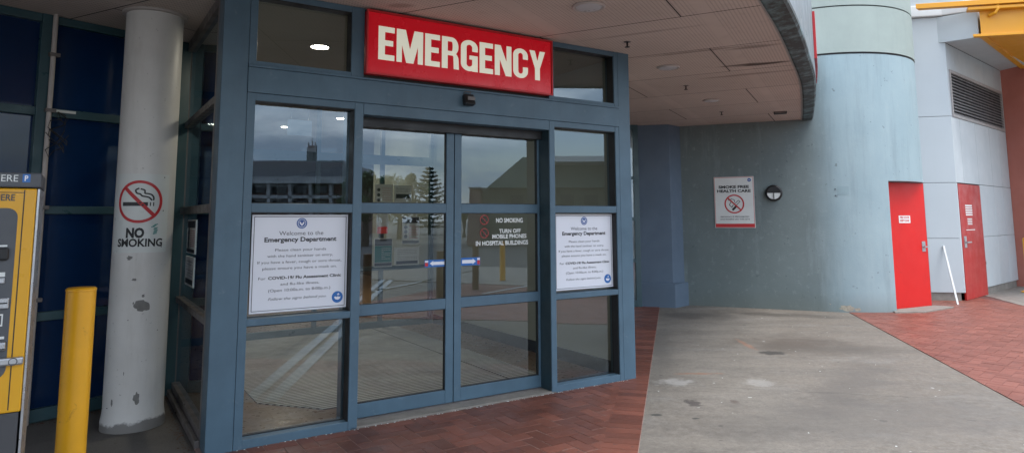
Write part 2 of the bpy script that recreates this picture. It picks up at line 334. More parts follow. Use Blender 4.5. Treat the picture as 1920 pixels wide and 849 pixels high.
def glyphs(t,bold,shear):
    k=(t,bold,shear)
    if k in _g: return _g[k]
    cu=bpy.data.curves.new('txt','FONT'); cu.body=t; cu.size=1; cu.offset=bold; cu.shear=shear; cu.resolution_u=3
    o=bpy.data.objects.new('txt',cu); COL.objects.link(o); bpy.context.view_layer.update()
    me=bpy.data.meshes.new_from_object(o.evaluated_get(bpy.context.evaluated_depsgraph_get()))
    r=([tuple(v.co) for v in me.vertices],[tuple(p.vertices) for p in me.polygons])
    bpy.data.objects.remove(o); bpy.data.curves.remove(cu); bpy.data.meshes.remove(me); _g[k]=r; return r
CAP=1.; v_,_=glyphs('H',0,0); CAP=max(v[1] for v in v_)
def tag(o,label=None,cat=None,group=None,kind=None):
    for k,v in (('label',label),('category',cat),('group',group),('kind',kind)):
        if v: o[k]=v
    return o
def thing(name,label,cat,loc=(0,0,0),rot=0.,group=None):
    o=bpy.data.objects.new(name,None); COL.objects.link(o); o.location=loc; o.rotation_euler=(0,0,rot); o.empty_display_size=.2
    return tag(o,label,cat,group)
def copy_tree(o,parent=None):
    c=o.copy(); COL.objects.link(c); c.parent=parent
    for ch in list(o.children): copy_tree(ch,c)
    return c
def clip(poly,p,d):   # keep the part on the left of the line p + t d
    out=[];n=len(poly); sd=lambda q:d[0]*(q[1]-p[1])-d[1]*(q[0]-p[0])
    for i in range(n):
        a,b=poly[i],poly[(i+1)%n]; sa,sb=sd(a),sd(b)
        if sa>=0: out.append(a)
        if sa*sb<0: t=sa/(sa-sb); out.append((a[0]+(b[0]-a[0])*t,a[1]+(b[1]-a[1])*t))
    return out
# ---------------------------------------------------------------- ground
BD=(.24,1.)  # direction of both kerb lines of the drive
def bl(y): return .857+.24*(y-4.77)
def brr(y): return 4.325+.24*(y-5.85)
gm=MB(); gm.add([(-300,-300,-.012),(300,-300,-.012),(300,300,-.012),(-300,300,-.012)],[(0,1,2,3)])
tag(gm.build('ground',M['path']),kind='structure')
MB().add([(bl(-14),-14,0),(brr(-14),-14,0),(brr(13.2),13.2,0),(bl(13.2),13.2,0)],[(0,1,2,3)]).build('driveway',M['drive'])['kind']='structure'
rd=MB(); 
q=[mir((-60,22,0)),mir((120,22,0)),mir((120,44,0)),mir((-60,44,0))]
rd.add([(p.x,p.y,-.006) for p in q],[(3,2,1,0)]); tag(rd.build('road',M['asphalt']),kind='structure')
def ccw(pl):
    a=sum(pl[i][0]*pl[(i+1)%len(pl)][1]-pl[(i+1)%len(pl)][0]*pl[i][1] for i in range(len(pl))); return pl if a>0 else pl[::-1]
def herring(region0,L=.228,W=.114,ang=0.,gap=.008,z=.004,h=.003):
    region=ccw(region0); m=MB(); xs=[p[0] for p in region]; ys=[p[1] for p in region]; cx,cy=(min(xs)+max(xs))/2,(min(ys)+max(ys))/2; rad=max(max(xs)-min(xs),max(ys)-min(ys))*.75+1
    ca,sa=math.cos(ang),math.sin(ang); n=int(rad/W)+2; g=gap/2
    for i in range(-n,n):
        for j in range(-n,n):
            k=(i-j)%4
            if k==0: rr=(i*W,j*W,(i+2)*W,(j+1)*W)
            elif k==3: rr=(i*W,j*W,(i+1)*W,(j+2)*W)
            else: continue
            x0,y0,x1,y1=rr; jj=random.uniform(-.0025,.0025)
            pl=[(x0+g+jj,y0+g),(x1-g,y0+g+jj),(x1-g+jj,y1-g),(x0+g,y1-g+jj)]
            pl=[(cx+a*ca-b*sa,cy+a*sa+b*ca) for a,b in pl]
            if abs(pl[0][0]-cx)>rad or abs(pl[0][1]-cy)>rad: continue
            for e in range(len(region)):
                a,b=region[e],region[(e+1)%len(region)]; pl=clip(pl,a,(b[0]-a[0],b[1]-a[1]))
                if len(pl)<3: break
            if len(pl)<3: continue
            zz=z+h+random.uniform(-.0012,.0012); nn=len(pl); tl=[random.uniform(-.0006,.0006) for _ in pl]
            m.add([(a,b,zz+t) for (a,b),t in zip(pl,tl)]+[(a,b,z-.004) for a,b in pl],[tuple(range(nn))]+[(i2,i2+nn,(i2+1)%nn+nn,(i2+1)%nn) for i2 in range(nn)],random.random())
    return m
def p2(v): return (v.x,v.y)
CW=.262   # soldier course along the drive
A1=clip(ccw([p2(fl(-.05,.03)),p2(fl(-.05,-6)),p2(fl(5,-6)),p2(fl(5,.03))]),(bl(0)-CW,0),BD)
A1m=clip(ccw([p2(fl(-.05,.3)),p2(fl(-.05,-6)),p2(fl(5,-6)),p2(fl(5,.3))]),(bl(0),0),BD)
A2=clip(ccw([p2(fl(3.96,.03)),p2(fl(3.96,7.)),p2(fl(9,7.)),p2(fl(9,.03))]),(bl(0)-CW,0),BD); A2=clip(A2,(0,12.3),(1,0)) if False else clip(A2,(5,12.3),(-1,0))
A2m=clip(ccw([p2(fl(3.90,.3)),p2(fl(3.90,7.)),p2(fl(9,7.)),p2(fl(9,.3))]),(bl(0),0),BD); A2m=clip(A2m,(5,12.3),(-1,0))
mb=herring(A1,ang=FROT)
mb2=herring(A2,ang=FROT); mb.add(mb2.v,[]); off=len(mb.v)-len(mb2.v); mb.f+=[tuple(i+off for i in f) for f in mb2.f]; mb.r+=mb2.r
# soldier course
y=1.25
L=math.hypot(*BD)
while y<12.3:
    dx=.118; y1=y+dx/L; g_=.004
    j=random.uniform(-.002,.002)
    pl=[(bl(y+g_)-CW+g_,y+g_),(bl(y+g_)-g_,y+g_-.0+.24*0),(bl(y1-g_)-g_,y1-g_),(bl(y1-g_)-CW+g_,y1-g_)]
    pl=[(a,b-(a-bl(b))*.24+j) for a,b in pl]
    zz=.007+random.uniform(-.001,.001)
    mb.add([(a,b,zz) for a,b in pl]+[(a,b,0) for a,b in pl],[(0,1,2,3),(0,4,5,1),(1,5,6,2),(2,6,7,3),(3,7,4,0)],random.random()); y=y1
tag(mb.build('brick_paving',M['paver'],attr=True),kind='structure')
MB().prism(A1m,-.01,.0045).prism(A2m,-.01,.0043).build('paving_mortar',M['mortar'])['kind']='structure'
A3=[(brr(-1.5),-1.5),(10.2,-1.5),(9.35,12.3),(9.6,13.75),(8.3,13.6),(brr(12.2),12.2)]
A3=[(brr(1.),1.),(9.1,1.),(9.2,12.24),(9.54,13.54),(9.3,13.9),(brr(13.2),13.2)]
mb=herring(A3,ang=FROT+R(12),gap=.0035); tag(mb.build('brick_paving',M['paver2'],attr=True),kind='structure')
MB().prism(A3,-.01,.0045).build('paving_mortar',M['mortard'])['kind']='structure'
MB().prism([(9.15,-3),(14,-3),(18,22),(9.6,14.2),(9.5,13.5),(9.16,12.24)],-.01,.012).build('footpath',M['plinth'])['kind']='structure'
# ---------------------------------------------------------------- canopy
edge_in=[(-4.6,-6.9),(-2.75,-3.3),(-.95,.0),(.55,2.62),(1.30,3.93),(1.989,5.139),(2.461,5.974),(3.062,7.117),(3.724,8.424),(4.45,10.05),(5.22,11.85),(5.35,12.2)]
def offs(pts,d):
    o=[]
    for i,p in enumerate(pts):
        a=pts[max(i-1,0)]; b=pts[min(i+1,len(pts)-1)]; dx,dy=b[0]-a[0],b[1]-a[1]; L=math.hypot(dx,dy); o.append((p[0]+dy/L*d,p[1]-dx/L*d))
    return o
def cr(pts,n=6):
    out=[]
    for i in range(len(pts)-1):
        p0=pts[max(i-1,0)];p1=pts[i];p2_=pts[i+1];p3=pts[min(i+2,len(pts)-1)]
        for k in range(n):
            t=k/n; out.append(tuple(.5*((2*p1[a])+(-p0[a]+p2_[a])*t+(2*p0[a]-5*p1[a]+4*p2_[a]-p3[a])*t*t+(-p0[a]+3*p1[a]-3*p2_[a]+p3[a])*t**3) for a in (0,1)))
    return out+[pts[-1]]
ei=cr(edge_in); eo=offs(ei,.155); em=offs(ei,.012); CZ=3.32
t=thing('entrance_canopy','large curved canopy with brown perforated soffit over the entrance','canopy',(0,0,CZ))
m=MB(); m.prism(ei+[(5.3,13.4),(-9,13.4),(-9,-6.9)],0,.9); m.build('soffit',M['soffit'],t)
def strip(m,a,b,za,zb):
    n=len(a); m.add([(p[0],p[1],za) for p in a]+[(p[0],p[1],zb) for p in b],[(i,i+n,i+n+1,i+1) for i in range(n-1)]); return m
m=MB(); e1=offs(ei,.0); e2=offs(ei,.155); e3=offs(ei,.175)
strip(m,e1,e1,-.0,-.022); strip(m,e1,offs(ei,.02),-.022,-.03); strip(m,offs(ei,.02),e2,-.03,-.012); strip(m,e2,e3,-.012,.01); strip(m,e3,e3,.01,.05)
m.build('drip_edge',M['drip'],t)
m=MB(); strip(m,e3,e3,.05,.95); strip(m,e3,e1,.95,.952); m.build('fascia',M['fascia'],t)
m=MB(); strip(m,offs(ei,-.018),offs(ei,.003),-.004,-.022); strip(m,offs(ei,-.03),offs(ei,-.018),-.001,-.004); m.build('edge_bead',M['trim'],t)
# red sign fixed to the outer face of the canopy
k0=[i for i,p in enumerate(e3) if 8.1<p[1]<9.8]
s_=thing('red_fascia_sign','red sign strip seen edge on outside the curved canopy fascia','sign',(e3[k0[0]][0],e3[k0[0]][1],CZ+.24))
pa=offs(ei,.177); pb=offs(ei,.205); o0=e3[k0[0]]
m=MB(); A=[(pa[i][0]-o0[0],pa[i][1]-o0[1]) for i in k0]; B=[(pb[i][0]-o0[0],pb[i][1]-o0[1]) for i in k0]
strip(m,B,B,0,.60); strip(m,A,B,0,0); strip(m,B,A,.60,.60); strip(m,A,A,0,.60)
m.add([(A[0][0],A[0][1],0),(B[0][0],B[0][1],0),(B[0][0],B[0][1],.60),(A[0][0],A[0][1],.60)],[(0,1,2,3)]); m.build('panel',M['redink'],s_)
# soffit fittings
def soffit_light(px,py,label,r=.115):
    p=atz(px,py,CZ); t=thing('soffit_light',label,'ceiling light',(p.x,p.y,CZ),0,'round unlit lights in the canopy soffit')
    MB().lathe([(r*.82,0),(r*1.02,0),(r*1.05,-.008),(r*.98,-.018),(r*.84,-.014),(r*.82,0)][::-1],32).build('trim',M['trim'],t,smooth=True)
    MB().lathe([(r*.83,-.006),(r*.8,-.016),(r*.5,-.022),(.01,-.024)][::-1],32).build('lens',M['lens'],t,smooth=True)
soffit_light(1104,12,'largest round unlit soffit light, near the top edge right of the red sign',.13)
soffit_light(1253,126,'round unlit soffit light with a dark gap beside its rim',.125)
soffit_light(1334,188,'small round unlit soffit light farthest from the red sign',.12)
def sprinkler(px,py,label):
    p=atz(px,py,CZ); t=thing('fire_sprinkler',label,'sprinkler',(p.x,p.y,CZ),0,'fire sprinklers in the canopy soffit')
    MB().lathe([(.012,-.002),(.034,-.004),(.036,0)],20).build('escutcheon',M['framedark'],t,smooth=True)
    m=MB().cyl(0,0,.009,-.05,-.004,10); m.lathe([(.004,-.056),(.026,-.054),(.026,-.051),(.004,-.050)],14); m.build('head',M['ink'],t)
sprinkler(1176,79,'dark sprinkler head directly above the right post of the entrance')
sprinkler(1286,161,'dark sprinkler head in the middle of the soffit between two lights')
sprinkler(1353,210,'dark sprinkler head nearest the grey rendered wall')
p=atz(1463,210,CZ); t=thing('soffit_sensor','small black rectangular box fixed under the soffit near its curved edge','sensor',(p.x,p.y,CZ),R(-22))
m=MB().box(-.10,.10,-.06,.06,-.035,0); m.build('housing',M['black'],t,bevel=.008); MB().box(-.085,.085,-.064,-.059,-.03,-.006).build('window',M['framedark'],t)
# ---------------------------------------------------------------- vestibule facade (local frame: x along front, y inwards)
V=thing('entrance_vestibule','blue framed glass entrance porch with sliding doors under the canopy','entrance',fl(0,0),FROT)
fr=M['frame']
MB().box(-.02,.16,0,.2,0,3.32).build('post',fr,V,bevel=.004)
MB().box(3.80,3.957,0,.2,-.0,3.32).build('post',fr,V,bevel=.004)
for x0,x1 in ((-.035,.0),(3.955,3.975)):
    pass
hb=MB().box(.162,3.798,-.006,.19,2.533,2.722); hb.build('header_beam',fr,V,bevel=.003)
MB().box(.162,3.798,-.012,.1,2.724,2.742).build('drip_trim',fr,V,bevel=.003)
def window(name,x0,x1,gx0,gx1,zs,parent=V,y0=0.,y1=.12,gy=.09,m=None,gm=None,ztop=None):
    # zs: list of (rail z0, rail z1) bottom to top; panes between
    f=MB().box(x0,gx0,y0,y1,zs[0][0],zs[-1][1]).box(gx1,x1,y0,y1,zs[0][0],zs[-1][1])
    for a,b in zs: f.box(gx0,gx1,y0+.002,y1,a,b)
    w=f.build(name,m or fr,parent,bevel=.003)
    b_=MB()
    for i in range(len(zs)-1):
        z0,z1=zs[i][1],zs[i+1][0]
        yf=y0+.012  # right and top gasket strips reach forward to put shade on the reveals
        for a,b,c,d,e in ((gx0,gx0+.006,z0,z1,gy-.006),(gx1-.006,gx1,z0,z1,yf),(gx0+.006,gx1-.006,z0,z0+.006,gy-.006),(gx0+.006,gx1-.006,z1-.006,z1,yf)): b_.box(a,b,e,gy+.012,c,d)
    b_.build('gasket_reveal_shade',M['black'],w)
    for i in range(len(zs)-1):
        z0,z1=zs[i][1],zs[i+1][0]; MB().rect(gx0+.001,gx1-.001,z0+.001,z1-.001,gy).build('pane',gm or M['glass'],w)
    return w
ZS=[(0,.068),(.842,.892),(1.652,1.718),(2.476,2.531)]
window('side_window',.162,1.055,.221,.983,ZS); window('side_window',2.913,3.798,2.974,3.748,ZS)
window('transom_window',.162,1.05,.217,.944,[(2.744,2.775),(3.27,3.318)]); window('transom_window',2.915,3.798,2.971,3.745,[(2.744,2.775),(3.27,3.318)])
# screw and scuff dots along the base rail
MB().box(1.057,2.911,.0,.30,2.44,2.531).build('door_header',fr,V,bevel=.003)
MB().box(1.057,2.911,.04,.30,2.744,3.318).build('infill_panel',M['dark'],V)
MB().box(1.0,1.055,.122,.32,.0,2.53).build('door_jamb',fr,V); MB().box(2.957,2.985,.122,.32,0,2.53).build('door_jamb',M['teal'],V)
MB().box(2.9075,2.9125,.006,.166,0.024,2.438).build('jamb_dark_strip',M['jamb'],V)  # dark strip over the side face of the right mullion
MB().box(2.9135,2.9555,.122,.14,0,2.53).build('jamb_seal',M['black'],V)
MB().box(1.057,2.911,.12,.30,2.36,2.438).build('door_track',M['black'],V)
MB().prism([(1.0,.0),(2.965,.0),(2.965,.34),(1.0,.34)],-.01,.022).build('threshold',M['plinth'],V,bevel=.004)
MB().box(1.05,2.95,.155,.235,.022,.027).build('floor_track',M['framedark'],V)
dz=[(.03,.138),(.822,.908),(1.650,1.732),(2.413,2.50)]
for a,b,ga,gb in ((.985,1.973,1.075,1.899),(1.981,2.955,2.051,2.889)):
    window('sliding_door',a,b,ga,gb,dz,V,.17,.215,.195)
# left return of the porch
rt=thing('tmp','x','x'); bpy.data.objects.remove(rt)
f=MB()
sx0,sx1=-.02,.05
for (a,b) in ((.0,.11),(.84,.89),(1.652,1.718),(2.476,2.531),(3.23,3.318)): f.box(sx0+.0,sx1,.27,1.96,a,b)
f.box(sx0,sx1,.202,.27,0,3.318); f.box(sx0,sx1,1.96,2.0,0,3.318)
w=f.build('return_window',M['framedark'],V,bevel=.003)
MB().box(-.055,-.021,.21,2.0,0,.055).build('sill',M['framedark'],w,bevel=.004)
for a,b in ((.11,.84),(.89,1.652),(1.718,2.476),(2.531,3.23)):
    MB().add([(.015,.272,a),(.015,1.958,a),(.015,1.958,b),(.015,.272,b)],[(3,2,1,0)]).build('pane',M['glass'],w)
# right wall, ceiling and inner door screen of the porch
MB().box(3.87,3.955,.202,7.,0,3.30).build('side_wall',M['wallwhite'],V)
MB().box(-.02,.05,2.06,4.46,0,3.30).build('side_wall',M['wallwhite'],V)
MB().box(3.85,3.868,.202,4.35,.0,.14).build('skirting',M['black'],V)
cb=MB().box(.052,3.868,.202,4.4,3.290,3.318); cb.build('inner_ceiling',M['ceil'],V)
MB().box(.052,3.868,.341,4.4,-.01,.008).build('tiled_floor',M['tile'],V)
iw=MB()
for x in (.05,1.02,2.0,2.98,3.80): iw.box(x,x+.06,4.40,4.46,0,3.29)
for z0,z1 in ((0,.1),(.84,.9),(2.42,2.56),(3.2,3.29)): iw.box(.112,3.80,4.402,4.458,z0,z1)
iw=iw.build('inner_screen',M['teal'],V,bevel=.003)
for i,(a,b) in enumerate(((.11,1.02),(1.08,2.0),(2.06,2.98),(3.04,3.80))): MB().rect(a,b,.1,3.2,4.43).build('pane',M['glassin'],iw)
# lobby behind
LB=MB().box(-3,6.2,4.5,24,-.01,.006); LB.build('lobby_floor',M['tile'],V)
MB().box(-3,6.2,4.462,24,3.30,3.318).build('lobby_ceiling',M['ceil'],V)
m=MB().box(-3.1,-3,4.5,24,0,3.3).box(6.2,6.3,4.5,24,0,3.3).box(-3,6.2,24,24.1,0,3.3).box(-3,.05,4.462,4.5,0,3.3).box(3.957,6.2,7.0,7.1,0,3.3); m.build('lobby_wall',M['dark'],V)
# mat
mt=MB(); mt.prism([(1.0,.64),(3.25,.64),(3.25,4.36),(.57,4.36),(.57,1.15)],.008,.016); mt=mt.build('entrance_mat',M['mat'],None,loc=fl(0,0),rot=FROT); tag(mt,'grey ribbed mat with a cut corner on the floor behind the entrance glass','mat')
# interior downlights
def downlight(px,py,label,r=.085,s=1.,W=4.5):
    p=atz(px,py,3.289); t=thing('downlight',label,'downlight',(p.x,p.y,3.289),0,'lit round downlights inside the entrance')
    MB().lathe([(r*1.2,0),(r*1.2,-.006),(r,-.008),(r,0)][::-1],28).build('rim',M['trim'],t,smooth=True)
    MB().lathe([(r,-.002),(r*.98,-.005),(.01,-.006)][::-1],28).build('diffuser',M['lightem'],t,smooth=True)
    l=bpy.data.lights.new('lamp','AREA'); l.shape='DISK'; l.size=r*1.6; l.energy=W; l.color=(1,.9,.74); lo=bpy.data.objects.new('lamp',l); COL.objects.link(lo); lo.parent=t; lo.location=(0,0,-.012)
downlight(600,88,'bright lit downlight seen through the upper left transom window')
for px,py,l in ((640,222,'lit downlight at the top right corner of the left side window'),(562,247,'lit downlight over the pale hanging panel in the left side window'),(536,238,'lit downlight just left of the pale hanging panel'),(720,266,'faint lit downlight in the left sliding door, left of the pair'),(752,260,'faint lit downlight in the left sliding door, right of the pair'),(822,258,'faint lit downlight near the right stile of the left sliding door'),(868,305,'faint lit downlight at the left edge of the right sliding door'),(545,300,'lit downlight lowest in the left side window over the dark roof reflection')):
    downlight(px,py,l)
pp=vpt(562,240,9.5); t=thing('hanging_panel','pale blue hanging panel glowing inside behind the left side window','sign',pp,FROT)
MB().box(-.17,.17,-.02,.02,-.11,.11).build('face',M['palepanel'],t,bevel=.004); MB().tube([(-.12,0,.11),(-.12,0,3.29-pp.z)],.005).build('rod',M['steel'],t); MB().tube([(.12,0,.11),(.12,0,3.29-pp.z)],.005).build('rod',M['steel'],t)
# ---------------------------------------------------------------- emergency sign
S=thing('emergency_sign','red backlit sign reading EMERGENCY in cream capitals above the doors','sign',fl(1.054,-.05,2.772),FROT)
W_,H_=1.857,.522
MB().box(0,W_,.002,.085,0,H_).build('box',M['redink'],S,bevel=.004)
MB().rect(.012,W_-.012,.012,H_-.012,-.001).build('face',M['signred'],S)

def block(m,word,x0,x1,z0,h,y):
    ws={'E':.47,'M':.80,'R':.56,'G':.57,'N':.60,'C':.55,'Y':.60}; gap=.06; tot=sum(ws[c] for c in word)+gap*(len(word)-1); sx=(x1-x0)/tot; x=0; t=.19
    def P(pts): m.add([(x0+(x+a)*sx,y,z0+b*h) for a,b in pts],[tuple(range(len(pts)))])
    def arcs(cx,cz,rx,rz,a0,a1,tx,tz,n=14):
        for i in range(n):
            a=a0+(a1-a0)*i/n; b=a0+(a1-a0)*(i+1)/n
            P([(cx+rx*math.cos(a),cz+rz*math.sin(a)),(cx+rx*math.cos(b),cz+rz*math.sin(b)),(cx+(rx-tx)*math.cos(b),cz+(rz-tz)*math.sin(b)),(cx+(rx-tx)*math.cos(a),cz+(rz-tz)*math.sin(a))])
    rc=lambda a,b,c,d: P([(a,c),(b,c),(b,d),(a,d)])
    for c in word:
        w=ws[c]; q=.165
        if c=='E': rc(0,t,0,1); rc(t,w,0,q); rc(t,w,1-q,1); rc(t,w-.04,.43,.43+q)
        if c=='M':
            rc(0,.16,0,1); rc(w-.16,w,0,1); P([(.16,1),(.16,.52),(.29,0),(.40,0),(.40,.42),(.27,1)]); P([(w-.16,1),(w-.27,1),(.40,.42),(.40,0),(.51,0),(w-.16,.52)])
        if c=='N': rc(0,.18,0,1); rc(w-.18,w,0,1); P([(.18,1),(.18,.52),(w-.21,0),(w-.18,0),(w-.18,.48),(.21,1)])
        if c=='Y': P([(0,1),(.205,1),(.30,.66),(.30,.36),(.205,.36),(.205,.40)]); P([(w,1),(w-.205,.40),(w-.205,.36),(.30,.36),(.30,.66),(w-.205,1)]); rc(.205,w-.205,0,.36)
        if c in 'CG':
            r=w/2; rc(0,t,.24,.76); arcs(r,.76,r,.24,0,math.pi,t,.15); arcs(r,.24,r,.24,math.pi,2*math.pi,t,.15); rc(w-t,w,.64,.76)
            if c=='C': rc(w-t,w,.24,.38)
            else: rc(w-t,w,.24,.38); rc(w-t,w,0,.24); rc(r,w,.38,.51)
        if c=='R':
            rc(0,t,0,1); rc(t,w-.24,1-.14,1); rc(t,w-.24,.42,.56); arcs(w-.24,.71,.22,.29,-math.pi/2,math.pi/2,t,.14); 
            P([(w-.24,.56),(w-.24,.42),(w-.20,.42),(w-.185,.36),(w-.175,0),(w,0),(w-.02,.36),(w-.07,.46),(w-.16,.52)])
        x+=w+gap
block_m=MB(); block(block_m,'EMERGENCY',.094,1.775,.122,.281,-.006); block_m.build('lettering',M['signlet'],S)
f=MB(); [f.box(*b) for b in ((-.006,W_+.006,-.012,.01,-.006,.008),(-.006,W_+.006,-.012,.01,H_-.008,H_+.006),(-.006,.008,-.012,.01,.008,H_-.008),(W_-.008,W_+.006,-.012,.01,.008,H_-.008))]; f.build('frame',M['redink'],S)
# motion sensor
t=thing('motion_sensor','black door sensor box hanging from the header below the red sign','sensor',fl(2.0,-.006,2.70),FROT)
m=MB().add([(-.045,0,-.02),(.045,0,-.02),(.045,-.05,-.01),(-.045,-.05,-.01),(-.05,-.03,-.115),(.05,-.03,-.115),(.05,-.085,-.1),(-.05,-.085,-.1)],[(0,1,2,3),(7,6,5,4),(3,2,6,7),(1,0,4,5),(2,1,5,6),(0,3,7,4)]); m.build('housing',M['black'],t,bevel=.006)
MB().tube([(-.03,0,-.01),(-.03,-.03,.012),(.03,-.03,.012),(.03,0,-.01)],.004).build('bracket',M['framedark'],t)
MB().box(-.036,.036,-.094,-.088,-.07,-.04).build('lens',M['framedark'],t)
# ---------------------------------------------------------------- welcome posters
def welcome(u0,u1,z0,z1,label):
    w,h=u1-u0,z1-z0; t=thing('welcome_poster',label,'poster',fl((u0+u1)/2,.072,z0),FROT,'welcome notices on the entrance glass')
    x=w/2
    MB().box(-x,x,.0,.006,0,h).build('board',M['white'],t,bevel=.001)
    b=MB().frame(-x+.014,x-.014,.014,h-.014,.004,-.0012); b.build('border',M['ink'],t)
    k=h/.72; T=MB(); 
    def ln(s,z,hh,wd,bold=0.,sh=0.,cx=0.,m_='greyink'): MB().text(s,cx*w,z*k,hh*k,wd*w,-.0014,bold,sh).build('lettering',M[m_],t)
    ln('Welcome to the',.565,.030,.46); 
    ln('Please clean your hands',.447,.019,.53); ln('with the hand sanitiser on entry,',.402,.019,.68); ln('If you have a fever, cough or sore throat,',.357,.019,.87); ln('please ensure you have a mask on.',.312,.019,.77)
    ln('and flu-like illness,',.194,.019,.40); ln('(Open 10:00a.m. to 8:00p.m.)',.149,.020,.64,cx=.0); ln('Follow the signs behind you.',.088,.0185,.60,0,.3,cx=-.02)
    ln('For',.240,.020,.07,cx=-.385)
    ln('Emergency Department',.517,.032,.75,.03,m_='ink'); ln('COVID-19/ Flu Assessment Clinic',.240,.0205,.76,.03,cx=.055,m_='ink')
    c=MB().disc(0,.654*k,.040*k,-.0012); c=c.build('crest',M['navyink'],t)
    MB().ring(0,.654*k,.0275*k,.031*k,-.002,32).poly([(-.018*k,.668*k),(-.016*k,.650*k),(0,.634*k),(.016*k,.650*k),(.018*k,.668*k),(.007*k,.662*k),(.005*k,.648*k),(0,.656*k),(-.005*k,.648*k),(-.007*k,.662*k)],-.002).build('emblem',M['white'],c)
    cx,cz=x-.072*w/.72,.082*k
    c=MB().disc(cx,cz,.044*k,-.0012).build('hand_symbol',M['blueink'],t)
    a=MB().poly([(cx-.026*k,cz-.002*k),(cx-.014*k,cz-.018*k),(cx+.006*k,cz-.022*k),(cx+.022*k,cz-.012*k),(cx+.026*k,cz+.004*k),(cx+.014*k,cz-.001*k),(cx+.004*k,cz+.006*k),(cx-.006*k,cz-.001*k),(cx-.018*k,cz+.006*k)],-.002)
    a.poly([(cx-.002*k,cz+.022*k),(cx+.016*k,cz+.022*k),(cx+.016*k,cz+.015*k),(cx-.002*k,cz+.015*k)],-.002).poly([(cx+.003*k,cz+.029*k),(cx+.012*k,cz+.029*k),(cx+.010*k,cz+.023*k),(cx+.005*k,cz+.023*k)],-.002)
    a.build('hand_drawing',M['white'],c)
welcome(.246,.972,.918,1.636,'large white Welcome to the Emergency Department poster left of the sliding doors')
welcome(3.013,3.742,.914,1.640,'narrow looking white Welcome to the Emergency Department poster right of the sliding doors')
# ---------------------------------------------------------------- door decals
def arrow(u0,u1,z0,z1,dirn,label):
    w,h=u1-u0,z1-z0; t=thing('arrow_sticker',label,'sticker',fl(u0,.189,z0),FROT,'blue arrow stickers on the sliding doors')
    MB().rect(0,w,0,h,0).build('backing',M['blueink'],t)
    r=.17*w; a=(0,r) if dirn<0 else (w-r,w)
    b=MB().rect(a[0]+.003,a[1]-.003,.008,h*.62,-.001); b.build('red_block',M['redink'],t)
    MB().rect(a[0]+.003,a[1]-.003,h*.66,h-.006,-.001).build('white_block',M['white'],t)
    A=MB(); b0,b1=(r*1.35,w-.012) if dirn<0 else (.012,w-r*1.35)
    if dirn<0: A.poly([(b0,h/2),(b0+.035,h*.12),(b0+.03,h*.28),(b1,h*.28),(b1,h*.72),(b0+.03,h*.72),(b0+.035,h*.88)],-.001)
    else: A.poly([(b1,h/2),(b1-.035,h*.88),(b1-.03,h*.72),(b0,h*.72),(b0,h*.28),(b1-.03,h*.28),(b1-.035,h*.12)],-.001)
    A.build('arrow',M['white'],t)
def fq(x,y,off):
    r=ray(x,y); n=Vector((-U.y,U.x)); q=O+N*off; tt=(q.dot(n))/(Vector((r.x,r.y)).dot(n)); P=r*tt; d=Vector((P.x,P.y))-q; return d.dot(U),P.z+1.6
a=fq(796,502,.19); b=fq(837,485,.19); arrow(a[0],b[0],a[1]+.004,b[1]-.004,-1,'blue sticker with a white arrow pointing left on the left sliding door')
a=fq(864,499,.19); b=fq(900,481,.19); arrow(a[0],b[0],a[1]+.004,b[1]-.004,1,'blue sticker with a white arrow pointing right on the right sliding door')
c0=fq(890,460,.19); t=thing('rules_decal','white lettering NO SMOKING TURN OFF MOBILE PHONES on the right sliding door glass','decal',fl(c0[0],.189,c0[1]),FROT)
T=MB()
for s,(x0,x1,y0,y1) in {'NO SMOKING':(930,980,417,409),'TURN OFF':(936,976,436.5,429),'MOBILE PHONES':(923,987,447,438.5),'IN HOSPITAL BUILDINGS':(892,990,460.5,450)}.items():
    a=fq(x0,y0,.19); b=fq(x1,y1,.19); MB().text(s,(a[0]+b[0])/2-c0[0],a[1]-c0[1],b[1]-a[1],b[0]-a[0],0,.03).build('lettering',M['offwhite'],t)
for y_,k in ((412,0),(437,1)):
    a=fq(908,y_,.19); cx,cz=a[0]-c0[0],a[1]-c0[1]; r_=.047
    m=MB().ring(cx,cz,r_*.8,r_,0,32).ribbon([(cx-r_*.6,cz+r_*.6),(cx+r_*.6,cz-r_*.6)],.009,-.0002); s_=m.build('prohibition_ring',M['redoor_'],t)
    (MB().rect(cx-.025,cx+.025,cz-.006,cz+.004,.0006) if k==0 else MB().rect(cx-.011,cx+.011,cz-.024,cz+.020,.0006).rect(cx+.004,cx+.008,cz+.02,cz+.03,.0006)).build('pictogram',M['ink'],s_)
# notices on the inner screen and the dispenser
def inner(name,label,cat,px0,py0,px1,py1,off,fn):
    a=fq(px0,py1,off); b=fq(px1,py0,off); w,h=b[0]-a[0],b[1]-a[1]
    t=thing(name,label,cat,fl((a[0]+b[0])/2,off,a[1]),FROT); MB().box(-w/2,w/2,0,.004,0,h).build('sheet',M['paper'],t); fn(t,w,h)
def lines(n,w,h,x0,x1,z0,z1,y=-.001):
    m=MB()
    for i in range(n):
        z=z0+(z1-z0)*(i+.5)/n; xx=x0
        while xx<x1-.02*w:
            l_=random.uniform(.05,.14)*w; e=min(x1,xx+l_)
            m.rect(xx,e,z-h*.008,z+h*.008,y); xx=e+.02*w
            if random.random()<.06: break
    return m
def dots(t,w,h,cx,zs,r):
    for z in zs: MB().disc(cx,z,r,-.001,20).build('pictogram',M['greyink'],t)
def A_(t,w,h):
    MB().rect(-w*.46,w*.46,h*.76,h*.97,-.001).build('header_block',M['greyink'],t); dots(t,w,h,-w*.28,(h*.62,h*.45,h*.28),w*.1)
    lines(9,w,h,-w*.1,w*.42,h*.2,h*.7).build('print',M['redink'],t); MB().rect(-w*.46,w*.46,h*.03,h*.13,-.001).build('footer_block',M['greyink'],t)
